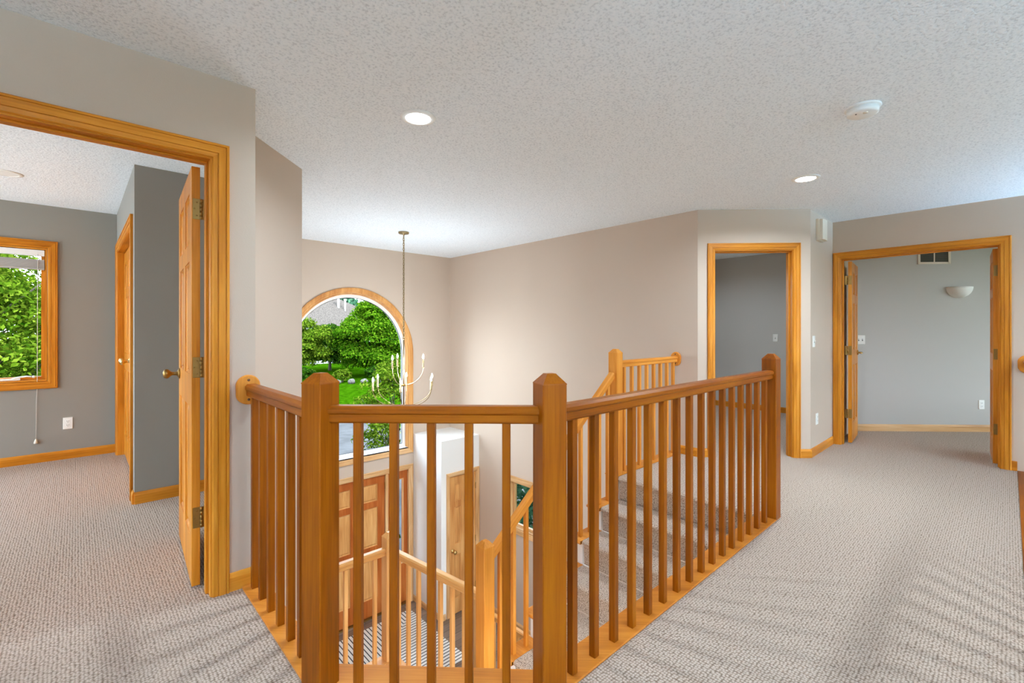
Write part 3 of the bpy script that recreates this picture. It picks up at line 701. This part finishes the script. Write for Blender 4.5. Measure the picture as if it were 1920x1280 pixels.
# guard on the great room side of the hall (only its wall rosette and shoe enter the frame)
root = thing('great_room_railing', (XR, -.11, 0), 'oak railing end with rounded wall rosette at the right frame edge', 'railing')
build('shoe_board', MB().box(1.52, XR, -.175, -.052, -.03, .004), WR['X'], root, .003)
add_rail(root, (XR - .018, -.112, RB), (1.6, -.112, RB)); rosette(root, (XR, -.112, .955), (-1, 0, 0), .060, .080)
for k in range(34): baluster(root, 6.02 - .1293*k, -.112, .003, RB + .004)
newel(root, 1.6, -.112, .003, 1.10)

# ------------------------------------------------------------------ lights and fixtures
LENS = emit('lit_lens', (1, .97, .93, 1), 14)
def downlight(x, y, label, watts, on=True, r=.098):
    t = thing('recessed_ceiling_light', (x, y, CEIL), label, 'ceiling light', 'recessed ceiling lights')
    build('trim_ring', MB().lathe([(r*.70, -.0005), (r*.70, -.006), (r*.74, -.010), (r*.96, -.006), (r, -.002), (r, -.0005)], (x, y, CEIL), n=40), WHITE, t)
    build('lens', MB().lathe([(.001, -.0005), (.001, -.007), (r*.70, -.007), (r*.70, -.0005)], (x, y, CEIL), n=36, smooth=False), LENS if on else WHITE, t)
    if watts:
        l = bpy.data.lights.new('downlight_lamp', 'AREA'); l.shape = 'DISK'; l.size = r*1.3; l.energy = watts; l.color = (.71, .86, 1); l.spread = math.radians(158)
        o = bpy.data.objects.new('downlight_lamp', l); COL.objects.link(o); o.parent = t; o.location = (0, 0, -.014)
    return t
WD = 22
downlight(1.403, 2.272, 'lit recessed ceiling light nearest the stairwell post', WD)
downlight(4.186, 1.092, 'lit recessed ceiling light near the double doorway', WD*1.5)
downlight(-.394, 5.21, 'unlit recessed ceiling light in the bedroom', 0, False)
downlight(-1.0, .6, 'added unseen recessed ceiling light at the hall end', WD)  # this and the following downlights are unseen, added to brighten the rooms
downlight(2.4, -.9, 'added unseen recessed ceiling light over the great room side', WD)
downlight(6.4, 2.9, 'added unseen recessed ceiling light in the room behind the middle doorway', 14)
downlight(5.0, -2.2, 'added unseen recessed ceiling light deep in the great room', WD)

def added_soffit_light(x, y, label, watts):  # unseen lights added under the hall floor to brighten the foyer
    t = thing('recessed_ceiling_light', (x, y, -.3), label, 'ceiling light', 'recessed ceiling lights')
    build('trim_ring', MB().lathe([(.07, -.0005), (.07, -.006), (.074, -.010), (.094, -.006), (.098, -.002), (.098, -.0005)], (x, y, -.3), n=32), WHITE, t)
    build('lens', MB().lathe([(.001, -.0005), (.001, -.007), (.07, -.007), (.07, -.0005)], (x, y, -.3), n=32, smooth=False), LENS, t)
    l = bpy.data.lights.new('downlight_lamp', 'AREA'); l.shape = 'DISK'; l.size = .13; l.energy = watts; l.color = (.85, .94, 1)
    o = bpy.data.objects.new('downlight_lamp', l); COL.objects.link(o); o.parent = t; o.location = (0, 0, -.014)
for x, y, lab in ((1.0, .4, 'added unseen light in the lower hall ceiling under the left landing'), (4.0, .5, 'added unseen light in the lower hall ceiling under the right newel')):
    added_soffit_light(x, y, lab, 120)

t = thing('smoke_detector', (3.083, .538, CEIL), 'round white smoke detector on the ceiling', 'smoke detector')
build('mounting_plate', MB().lathe([(.001, 0), (.001, -.010), (.080, -.010), (.082, -.006), (.082, -.0004), (.08, 0)], (3.083, .538, CEIL), n=40), WHITE, t)
build('housing', MB().lathe([(.001, -.006), (.066, -.008), (.066, -.013), (.072, -.014), (.070, -.036), (.060, -.042), (.001, -.043)], (3.083, .538, CEIL), n=40), WHITE, t)
build('test_button', MB().lathe([(.0005, -.042), (.012, -.042), (.011, -.0455), (.0005, -.046)], (3.055, .52, CEIL), n=16), CREAM, t)
build('status_led', MB().cyl((3.045, .56, CEIL - .042), (3.045, .56, CEIL - .0445), .004, 8), DARK, t)

# chandelier
CX, CY = 2.905, 5.03
t = thing('chandelier', (CX, CY, CEIL), 'two tier champagne metal chandelier with nine lit candle bulbs hanging in the foyer', 'chandelier')
build('canopy', MB().lathe([(.002, 0), (.064, 0), (.064, -.016), (.058, -.022), (.014, -.024), (.010, -.040), (.002, -.042)], (CX, CY, CEIL), n=32), CHAMP, t)
ch = MB(); z = CEIL - .045; i = 0
while z > 1.16:
    lk = []
    for a in [2*PI*k/14 for k in range(14)]:
        u = .009*math.cos(a); w = .020*math.sin(a)
        lk.append(Vector((CX + (u if i % 2 else 0), CY + (0 if i % 2 else u), z - .014 + w)))
    X = Vector((0, 1, 0)) if i % 2 else Vector((1, 0, 0)); rs = []
    for k in range(14):
        T = (lk[(k+1) % 14] - lk[k-1]).normalized(); Yq = T.cross(X)
        rs.append([lk[k] + (X*math.cos(b) + Yq*math.sin(b))*.0040 for b in [2*PI*q/6 for q in range(6)]])
    ch.rings(rs, closed=True); z -= .030; i += 1
build('chain', ch, CHAMP, t)
build('stem', MB().cyl((CX, CY, 1.15), (CX, CY, .30), .009, 14).sphere((CX, CY, 1.15), .015, 12, 8).sphere((CX, CY, .285), .016, 12, 8), CHAMP, t)
build('hub', MB().lathe([(.004, .016), (.024, .012), (.026, -.012), (.004, -.016)], (CX, CY, .59), n=20), ABRASS, t)
build('hub', MB().lathe([(.004, .018), (.030, .014), (.032, -.014), (.004, -.018)], (CX, CY, .33), n=20), ABRASS, t)
BULB = emit('lit_bulb', (1, .88, .66, 1), 9)
Fv = Vector((.6834, .73, 0)); Rv = Vector((.73, -.6834, 0))
def lamp(p):
    l = bpy.data.lights.new('candle_lamp', 'POINT'); l.energy = 8.5; l.color = (.78, .90, 1); l.shadow_soft_size = .012
    o = bpy.data.objects.new('candle_lamp', l); COL.objects.link(o); o.parent = t; o.location = p - t.location
def arm(az, R, zh, zt):
    d = Fv*math.cos(az) + Rv*math.sin(az); c = Vector((CX, CY, 0))
    pts = []
    for k in range(13):
        a = PI/2*k/12
        pts.append(c + d*(R*math.sin(a)**1.0 if k else .012) + Vector((0, 0, zh + (zt - .10 - zh)*(1 - math.cos(a)))))
    pts.append(c + d*R + Vector((0, 0, zt - .085)))
    a_ = build('arm', MB().tube(pts, .0042, 8), CHAMP, t)
    p = c + d*R
    build('candle_sleeve', MB().lathe([(.003, zt - .102), (.014, zt - .100), (.014, zt - .096), (.0115, zt - .094), (.0115, zt), (.003, zt + .001)], p, n=14), CHAMP, a_)
    lamp(p + Vector((0, 0, zt + .078)))
    build('bulb', MB().lathe([(.004, zt), (.008, zt + .006), (.0125, zt + .022), (.010, zt + .038), (.004, zt + .052), (.0008, zt + .060)], p, n=12), BULB, a_)
for az in (86, 200, 328): arm(math.radians(az), .235, .59, .905)
for az in (172, 112, 52, -8, -68, -128): arm(math.radians(az), .385, .33, .650)
# wall plates
def plate(name, O, U, label, cat, group, kind, w=.070, h=.114, gangs=1):
    U = Vector(U).normalized(); O = Vector(O); Nn = U.cross(Vector(Zv))*1.0     # out of the wall
    t = thing(name, tuple(O), label, cat, group)
    ww = w if gangs == 1 else w + .046*(gangs - 1)
    def fbox(u0, u1, z0, z1, t0, t1, mb, ins=0):
        A = [O + U*u + Nn*t0 + Vector((0, 0, z)) for u, z in ((u0, z0), (u1, z0), (u1, z1), (u0, z1))]
        B = [O + U*u + Nn*t1 + Vector((0, 0, z)) for u, z in ((u0 + ins, z0 + ins), (u1 - ins, z0 + ins), (u1 - ins, z1 - ins), (u0 + ins, z1 - ins))]
        mb.add(A + B, [(3, 2, 1, 0), (4, 5, 6, 7), (0, 1, 5, 4), (1, 2, 6, 5), (2, 3, 7, 6), (3, 0, 4, 7)])
        return mb
    build('cover_plate', fbox(-ww/2, ww/2, -h/2, h/2, 0, .006, MB(), .003), WHITE, t)
    for g in range(gangs):
        u = (g - (gangs - 1)/2)*.046
        if kind == 'switch':
            build('toggle_slot', fbox(u - .006, u + .006, -.013, .013, .0061, .0068, MB()), DARK, t)
            build('toggle', fbox(u - .0045, u + .0045, -.002, .010, .006, .017, MB(), .001), WHITE, t)
        else:
            for dz in (.0195, -.0195):
                r = build('receptacle', fbox(u - .0165, u + .0165, dz - .0145, dz + .0145, .006, .0085, MB(), .001), WHITE, t)
                s = MB()
                fbox(u - .008, u - .0055, dz - .002, dz + .0075, .0085, .0089, s); fbox(u + .0055, u + .008, dz - .002, dz + .0075, .0085, .0089, s); fbox(u - .0025, u + .0025, dz - .010, dz - .0055, .0085, .0089, s)
                build('slots', s, DARK, r)
    return t
plate('wall_outlet', (-.061, YF, .346), (1, 0, 0), 'white duplex outlet below and right of the bedroom window', 'outlet', None, 'outlet')
plate('wall_outlet', (5.503, 1.338, .354), (1, 0, 0), 'white duplex outlet low on the narrow wall between the doorways', 'outlet', None, 'outlet')
plate('light_switch', (5.39, 1.338, 1.143), (1, 0, 0), 'single white light switch on the narrow wall between the doorways', 'light switch', None, 'switch')
EU = (S2, -S2, 0)
def farpt(x, z): return (x, FC - x, z)
plate('light_switch', farpt(7.158, 1.137), EU, 'white double light switch beside the left double door leaf', 'light switch', None, 'switch', gangs=2)
plate('wall_outlet', farpt(8.195, .335), EU, 'white duplex outlet on the far wall of the right room', 'outlet', None, 'outlet')
plate('light_switch', (7.86, 2.46, 1.14), (0, -1, 0), 'white light switch seen through the middle doorway', 'light switch', None, 'switch')
# strike plate in the middle doorway jamb is part of its frame
t = thing('wall_mounted_chime', (5.58, 1.338, 2.28), 'cream door chime box high on the narrow wall by the ceiling', 'door chime')
build('chime_back', MB().box(5.47, 5.655, 1.310, 1.338, 2.165, 2.385), CREAM, t, .004)
build('chime_cover', MB().holed([[(5.48, 0), (5.48, -.030), (5.52, -.040), (5.605, -.040), (5.645, -.030), (5.645, 0)]], (0, 1.310, 2.172), Xv, Yv, Zv, .206), CREAM, t, .003)

# air vent in the right room
def fl(u, n, z): return Vector((7.791 + u*S2 - n*S2, FC - 7.791 - u*S2 - n*S2, z))
def fbox2(mb, u0, u1, z0, z1, n0, n1):
    mb.add([fl(u, n, z) for z in (z0, z1) for n in (n0, n1) for u in (u0, u1)], [(0, 1, 3, 2), (4, 6, 7, 5), (0, 4, 5, 1), (2, 3, 7, 6), (0, 2, 6, 4), (1, 5, 7, 3)])
    return mb
t = thing('air_vent', tuple(fl(0, 0, 2.21)), 'wall return air vent with two louvred bays in the right room', 'air vent')
vz0, vz1, vw = 2.080, 2.285, .199
fr = MB(); fbox2(fr, -vw, vw, vz0, vz0 + .026, 0, .008); fbox2(fr, -vw, vw, vz1 - .026, vz1, 0, .008); fbox2(fr, -vw, -vw + .03, vz0, vz1, 0, .008); fbox2(fr, vw - .03, vw, vz0, vz1, 0, .008); fbox2(fr, -.007, .007, vz0, vz1, 0, .008)
build('frame', fr, CREAM, t, .001)
build('backing', fbox2(MB(), -vw + .02, vw - .02, vz0 + .02, vz1 - .02, 0, .0015), DARK, t)
lv = MB()
for k in range(12):
    z = vz0 + .032 + k*.0125
    lv.add([fl(u, n, zz) for u in (-vw + .03, vw - .03) for n, zz in ((.001, z + .006), (.007, z), (.007, z + .001), (.001, z + .007))], [(0, 1, 5, 4), (1, 2, 6, 5), (2, 3, 7, 6), (3, 0, 4, 7), (0, 3, 2, 1), (4, 5, 6, 7)])
build('louvres', lv, VENTD, t)
# sconce: half bowl
t = thing('wall_sconce', tuple(Vector(farpt(8.0, 1.75))), 'white half bowl uplight sconce on the far wall of the right room', 'wall sconce')
def sc_pt(u, n, z): return Vector((8.0 + u*S2 - n*S2, FC - 8.0 - u*S2 - n*S2, z))
rs = []
SWW, SHH, SDD, ZT = .152, .137, .11, 1.793
for j in range(11):
    b = PI/2*j/10; rad = math.cos(b); zz = ZT - SHH*math.sin(b)
    rad = max(rad, .01)
    rs.append([sc_pt(-SWW*rad*math.cos(PI*i/24), SDD*rad*math.sin(PI*i/24), zz) for i in range(25)])
inner = []
for j in range(11):
    b = PI/2*j/10; rad = max(math.cos(b), .01); zz = ZT - (SHH - .008)*math.sin(b)
    inner.append([sc_pt(-(SWW - .007)*rad*math.cos(PI*i/24), (SDD - .007)*rad*math.sin(PI*i/24), zz) for i in range(25)])
mb = MB()
n = 25
allr = rs[::-1] + inner
vs = [p for r in allr for p in r]; fs = [(a*n + i, a*n + i + 1, (a+1)*n + i + 1, (a+1)*n + i) for a in range(len(allr) - 1) for i in range(n - 1)]
mb.add(vs, fs, 0, True)
build('bowl', mb, WHITE, t)
build('back_plate', MB().add([sc_pt(u, nn, z) for z in (1.69, 1.77) for nn in (0, .006) for u in (-.05, .05)], [(0, 1, 3, 2), (4, 6, 7, 5), (0, 4, 5, 1), (2, 3, 7, 6), (0, 2, 6, 4), (1, 5, 7, 3)]), WHITE, t)

def uplight(x, y, nx, ny, label, watts):  # out-of-view bowls with lamps, added to brighten the ceiling
    U_ = Vector((-ny, nx, 0)); Nn = Vector((nx, ny, 0)); O = Vector((x, y, 1.80))
    t = thing('wall_sconce', tuple(O), label, 'wall sconce')
    rs = []
    for sw, sd, sh in ((1, 1, 0), (.95, .94, .03), (.5, .5, .115), (.01, .01, .133), (.01, .01, .125), (.46, .46, .108), (.9, .88, .03), (.95, .94, 0)):
        rs.append([O + U_*(-.15*sw*math.cos(PI*i/24)) + Nn*(.11*sd*math.sin(PI*i/24)) - Vector((0, 0, sh)) for i in range(25)])
    vs_ = [p for r_ in rs for p in r_]
    build('bowl', MB().add(vs_, [(a*25 + i, a*25 + i + 1, (a+1)*25 + i + 1, (a+1)*25 + i) for a in range(7) for i in range(24)], 0, True), WHITE, t)
    l = bpy.data.lights.new('added_uplight_lamp', 'AREA'); l.shape = 'RECTANGLE'; l.size = .2; l.size_y = .08; l.energy = watts; l.color = (.42, .70, 1)
    o = bpy.data.objects.new('added_uplight_lamp', l); COL.objects.link(o); o.parent = t; o.location = Nn*.055 + Vector((0, 0, -.01)); o.rotation_euler = (PI, 0, math.atan2(U_.y, U_.x))
uplight(-3.08, .2, 1, 0, 'added unseen uplight on the hall end wall', 440)
uplight(-.8, -2.1, 0, 1, 'added unseen uplight on the wall behind the viewpoint', 560)
uplight(1.5, -3.4, 1, 0, 'added unseen uplight on the great room side wall', 620)
uplight(XR, -2.4, -1, 0, 'added unseen uplight right of the double doorway', 600)
uplight(XR, -3.6, -1, 0, 'added unseen uplight deep in the great room', 400)

# bedroom blind
t = thing('window_blind', (-.66, YF + .03, 2.0), 'raised grey slatted blind at the top of the bedroom window with hanging pull cord', 'blind')
build('headrail', MB().box(-1.11, -.222, YF + .004, YF + .045, 1.962, 2.018), WHITEP, t, .003)
sl_ = MB()
for k in range(13): sl_.box(-1.11, -.224, YF + .004, YF + .046, 1.850 + k*.0060, 1.850 + k*.0060 + .0048)
build('slat_stack', sl_, SLAT, t)
build('bottom_rail', MB().box(-1.11, -.224, YF + .004, YF + .046, 1.832, 1.848), SLAT, t, .002)
cd = MB()
for x in (-.95, -.33): cd.cyl((x, YF + .025, 1.93), (x, YF + .025, 1.965), .0015, 6)
cd.tube([(-.268, YF + .002, 1.98), (-.269, YF - .006, 1.6), (-.271, YF - .008, .72), (-.276, YF - .010, .60), (-.280, YF - .012, .23)], .0022, 6)
build('pull_cord', cd, CORD, t)
build('tassel', MB().lathe([(.003, .045), (.010, .03), (.016, .006), (.015, 0), (.002, -.001)], (-.280, YF - .014, .185), n=12), CREAM, t)

# door mat
t = tag(build('door_mat', MB().box(2.30, 3.635, 4.72, 6.115, FOY + .0005, FOY + .010), mat_mat(), None, .002), 'white entry mat with dark mitred stripes on the foyer floor', 'mat')

# ------------------------------------------------------------------ outside
GZ = -3.35
struct('lawn', MB().add([(-80, 24.5, GZ + .02), (120, 24.5, GZ + .02), (120, 140, GZ + .9), (-80, 140, GZ + .9), (-80, 24.5, GZ - .3), (120, 24.5, GZ - .3), (120, 140, GZ - .3), (-80, 140, GZ - .3)], [(0, 1, 2, 3), (4, 7, 6, 5), (0, 4, 5, 1), (1, 5, 6, 2), (2, 6, 7, 3), (3, 7, 4, 0)]), LAWN, 'bright green lawn across the street', 'lawn')
struct('street', MB().box(-80, 120, 6.6, 24.45, GZ - .3, GZ), PAVE, 'pale concrete drive and street outside', 'street')
struct('ground_side', MB().box(4.8, 120, -60, 6.55, GZ - .3, GZ - .01).box(-80, 4.8, -60, -5.4, GZ - .3, GZ - .01), LAWN, 'ground around the sides of the house', 'ground')
def leaf_crown(name, c, rad, nclump, nleaf, size, mat, parent, seed, clump=.34, flat=.0):
    rs = np.random.RandomState(seed)
    th = rs.uniform(0, 2*PI, nclump); ph = np.arccos(rs.uniform(-.85, 1, nclump)); rr = rs.uniform(.45, .86, nclump)
    cc = np.stack([np.sin(ph)*np.cos(th)*rr, np.sin(ph)*np.sin(th)*rr, np.cos(ph)*rr], 1)*np.array(rad)
    cr = rs.uniform(.7, 1.25, nclump)*clump*min(rad)
    k = rs.randint(0, nclump, nleaf)
    n = rs.normal(size=(nleaf, 3)); n /= np.linalg.norm(n, axis=1)[:, None]
    n[:, 2] = np.where(n[:, 2] < -.2, -n[:, 2]*.6, n[:, 2])
    p = cc[k] + n*(cr[k]*rs.uniform(.72, 1.08, nleaf))[:, None]*np.array([1.15, 1.15, .8]) + np.array(c)
    nn = n + rs.normal(size=(nleaf, 3))*.55; nn[:, 2] += .25; nn /= np.linalg.norm(nn, axis=1)[:, None]
    t = np.cross(nn, rs.normal(size=(nleaf, 3))); t /= np.linalg.norm(t, axis=1)[:, None]; b = np.cross(nn, t)
    s = (size*rs.uniform(.6, 1.3, nleaf))[:, None]
    V = np.stack([p - t*s, p - b*s*.5 + nn*s*.12, p + t*s, p + b*s*.5 + nn*s*.12], 1).reshape(-1, 3)
    me = bpy.data.meshes.new(name); me.vertices.add(len(V)); me.vertices.foreach_set('co', V.astype(np.float32).ravel())
    me.loops.add(nleaf*4); me.loops.foreach_set('vertex_index', np.arange(nleaf*4, dtype=np.int32))
    me.polygons.add(nleaf); me.polygons.foreach_set('loop_start', np.arange(0, nleaf*4, 4, dtype=np.int32))
    me.update(calc_edges=True); me.validate(); me.materials.append(mat)
    o = bpy.data.objects.new(name, me); COL.objects.link(o)
    if parent: o.parent = parent; o.location = -parent.location
    return o
def tree(name, base, c, rad, mat, label, seed, ncl=60, nl=14000, size=.22, trunk=.2, cat='tree', group=None, clump=.34, twigs=9):
    t = thing(name, base, label, cat, group)
    leaf_crown('foliage', c, rad, ncl, nl, size, mat, t, seed, clump)
    rnd = random.Random(seed); m = MB()
    top = Vector(c) + Vector((0, 0, rad[2]*.45))
    b = Vector(base); m.tube([b, b.lerp(top, .35) + Vector((trunk*.3, 0, 0)), b.lerp(top, .7), top], [trunk, trunk*.75, trunk*.5, trunk*.15], 8)
    for k in range(twigs):
        a = 2*PI*k/twigs + rnd.uniform(-.3, .3); f = rnd.uniform(.3, .75); s = b.lerp(top, f)
        e = Vector(c) + Vector((math.cos(a)*rad[0]*.75, math.sin(a)*rad[1]*.75, rnd.uniform(-.2, .6)*rad[2]))
        m.tube([s, s.lerp(e, .5) + Vector((0, 0, .06*rad[2])), e], [trunk*.42, trunk*.25, trunk*.06], 6)
    build('trunk', m, BARK, t)
    return t
tree('maple_tree', (21.5, 42.9, GZ), (21.5, 42.9, .35), (3.9, 3.9, 4.2), LEAF, 'large round green tree filling the middle of the arched window', 1, 130, 70000, .13, clump=.27)
tree('maple_tree', (14.9, 45.7, GZ), (14.9, 45.7, .1), (3.4, 3.4, 3.0), LEAFY, 'smaller yellow green tree left of the big tree in the arched window', 2, 90, 40000, .13, clump=.29)
tree('maple_tree', (28.6, 40.9, GZ), (28.6, 40.9, .6), (3.9, 3.9, 4.2), LEAFD, 'deep green tree right of the big tree in the arched window', 3, 100, 45000, .14, clump=.28)
tree('maple_tree', (20.5, 51.5, GZ), (20.5, 51.5, -.6), (3.6, 3.0, 2.6), LEAFD, 'low dark tree standing behind and between the arched window trees', 4, 70, 26000, .14)
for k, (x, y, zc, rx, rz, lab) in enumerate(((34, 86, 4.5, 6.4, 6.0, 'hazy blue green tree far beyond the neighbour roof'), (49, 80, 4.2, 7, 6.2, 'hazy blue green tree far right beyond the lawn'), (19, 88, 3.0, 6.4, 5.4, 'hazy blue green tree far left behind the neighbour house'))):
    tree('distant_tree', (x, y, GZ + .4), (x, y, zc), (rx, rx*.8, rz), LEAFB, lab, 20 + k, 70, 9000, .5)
tree('ornamental_tree', (6.5, 11.8, GZ), (6.46, 11.8, -1.1), (1.1, 1.05, 2.05), LEAFY, 'small airy tree close outside the arched window', 5, 80, 10000, .05, .05, clump=.30)
tree('shade_tree', (-2.0, 17.5, GZ), (-2.0, 17.5, .5), (3.4, 3.0, 3.6), LEAFY, 'leafy tree with dark limbs outside the bedroom window', 6, 110, 70000, .060, .17, clump=.30, twigs=14)
tree('shade_tree', (-4.6, 26, GZ), (-4.6, 26, .6), (5.0, 3.6, 4.4), LEAF, 'green tree behind the one at the bedroom window', 7, 90, 40000, .13, .2)
tree('shade_tree', (4.2, 27, GZ), (4.2, 27, .6), (3.0, 3.0, 4.0), LEAF, 'green tree right of those at the bedroom window', 8, 70, 24000, .13, .2)
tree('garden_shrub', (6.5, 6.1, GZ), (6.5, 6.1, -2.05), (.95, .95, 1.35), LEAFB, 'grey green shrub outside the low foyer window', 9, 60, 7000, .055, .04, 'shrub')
tree('garden_shrub', (4.05, 8.1, GZ), (4.05, 8.1, -2.5), (.42, .42, .75), LEAFD, 'small shrub outside the front door sidelight', 10, 30, 1800, .05, .03, 'shrub')
for k, (x, y, r, mt, lab) in enumerate(((16.9, 39.6, .7, LEAFY, 'bright yellow green shrub at the lawn edge'), (19.2, 38.4, .75, LEAFD, 'dark round shrub at the lawn edge'), (14.4, 41.0, .8, LEAFD, 'dark shrub at the lawn edge nearest the house'), (21.8, 36.9, .65, LEAFY, 'pale shrub at the right of the lawn edge'))):
    o = thing('border_shrub', (x, y, GZ + .2), lab, 'shrub')
    leaf_crown('foliage', (x, y, GZ + .2 + r*.8), (r*1.2, r, r*.8), 24, 1600, .12, mt, o, 40 + k)
    build('trunk', MB().cyl((x, y, GZ - .1), (x, y, GZ + .5), .05, 6), BARK, o)
rnd = random.Random(4)
for k in range(16):
    x = 12.4 + k*.92; y = 40.6 - k*.5; r = rnd.uniform(.26, .36)
    m = MB().sphere((x, y, GZ + .15 + r*.55), r, 9, 6, sc=(rnd.uniform(1, 1.5), rnd.uniform(.8, 1.2), rnd.uniform(.6, .9)))
    m.v = [(a + rnd.uniform(-.05, .05), b + rnd.uniform(-.05, .05), c_ + rnd.uniform(-.04, .04)) for a, b, c_ in m.v]
    tag(build('landscape_boulder', m, STONE), 'pale landscape boulder in the row edging the far lawn', 'boulder', 'boulders edging the lawn')
# neighbour house
t = thing('neighbour_house', (22, 66, GZ), 'neighbour house with brown hip roof and white vent pipes seen through the arched window', 'house')
build('walls', MB().box(18.5, 34.5, 61.5, 71, GZ, 2.0), SIDING, t)
build('roof', MB().add([(17.8, 60.8, 1.9), (35.2, 60.8, 1.9), (35.2, 71.7, 1.9), (17.8, 71.7, 1.9), (26.2, 66.2, 6.1), (27.0, 66.2, 6.1), (17.8, 60.8, 1.75), (35.2, 60.8, 1.75), (35.2, 71.7, 1.75), (17.8, 71.7, 1.75)],
      [(0, 1, 5, 4), (1, 2, 5), (2, 3, 4, 5), (3, 0, 4), (6, 9, 8, 7), (0, 6, 7, 1), (1, 7, 8, 2), (2, 8, 9, 3), (3, 9, 6, 0)]), SHING, t)
for x, y, z0, h, r in ((26.8, 64.2, 4.4, 1.55, .15), (27.5, 63.6, 3.9, 1.55, .10)):
    build('vent_pipe', MB().cyl((x, y, z0), (x, y, z0 + h), r, 12).cyl((x, y, z0 + h - .02), (x, y, z0 + h + .25), r*1.7, 12), WHITEP, t)
# neighbour on the right, seen through the low foyer window
t = thing('side_house', (20, 5, GZ), 'pale sided neighbour house beyond the low foyer window', 'house')
sd = MB()
for k in range(40): sd.add([(18, -8, GZ + k*.17), (18, 22, GZ + k*.17), (17.98, 22, GZ + k*.17 + .005), (17.98, -8, GZ + k*.17 + .005), (18, -8, GZ + (k+1)*.17), (18, 22, GZ + (k+1)*.17)], [(3, 2, 5, 4), (0, 1, 2, 3)])
sd.box(18.01, 24, -8, 22, GZ, GZ + 6.8)
build('walls', sd, SIDING, t)
build('roof', MB().add([(17.4, -8.6, 3.45), (24.6, -8.6, 3.45), (24.6, 22.6, 3.45), (17.4, 22.6, 3.45), (21, -8.6, 6), (21, 22.6, 6)], [(0, 3, 2, 1), (0, 4, 5, 3), (1, 2, 5, 4), (0, 1, 4), (3, 5, 2)]), SHING, t)

# ------------------------------------------------------------------ sky, sun, camera
w = bpy.data.worlds.new('sky'); SC.world = w; w.use_nodes = True
nt = w.node_tree; bg = nt.nodes['Background']; L = nt.links.new
tc = N(nt, 'ShaderNodeTexCoord'); sp = N(nt, 'ShaderNodeSeparateXYZ'); L(tc.outputs['Generated'], sp.inputs[0])
r = ramp(nt, [(.0, (.80, .91, 1, 1)), (.6, (.34, .45, .6, 1))]); L(sp.outputs['Z'], r.inputs['Fac']); L(r.outputs['Color'], bg.inputs['Color'])
bg.inputs['Strength'].default_value = 11.0
l = bpy.data.lights.new('sun', 'SUN'); l.energy = 6.0; l.angle = math.radians(6); l.color = (.86, .93, 1)
o = bpy.data.objects.new('sun', l); COL.objects.link(o)
d = Vector((-.15, .75, -.85)); o.rotation_euler = d.to_track_quat('-Z', 'Y').to_euler(); o.location = (-5, -8, 20)

cam = bpy.data.cameras.new('camera'); co = bpy.data.objects.new('camera', cam); COL.objects.link(co)
cam.sensor_width = 36; cam.lens = 872.4/1920*36; cam.shift_y = -20/1920; cam.clip_start = .05; cam.clip_end = 400
co.location = (0, 0, 1.25)
fwd = Vector((math.cos(math.radians(46.89)), math.sin(math.radians(46.89)), 0))
co.rotation_euler = fwd.to_track_quat('-Z', 'Y').to_euler()
SC.camera = co
vs = SC.view_settings; vs.view_transform = 'Standard'; vs.look = 'None'; vs.gamma = 1; vs.use_curve_mapping = False; vs.exposure = 0.23
cy = SC.cycles
cy.max_bounces = 14; cy.diffuse_bounces = 8; cy.transparent_max_bounces = 16; cy.glossy_bounces = 4; cy.sample_clamp_indirect = 6.0; cy.use_denoising = True
cy.caustics_reflective = False; cy.caustics_refractive = False
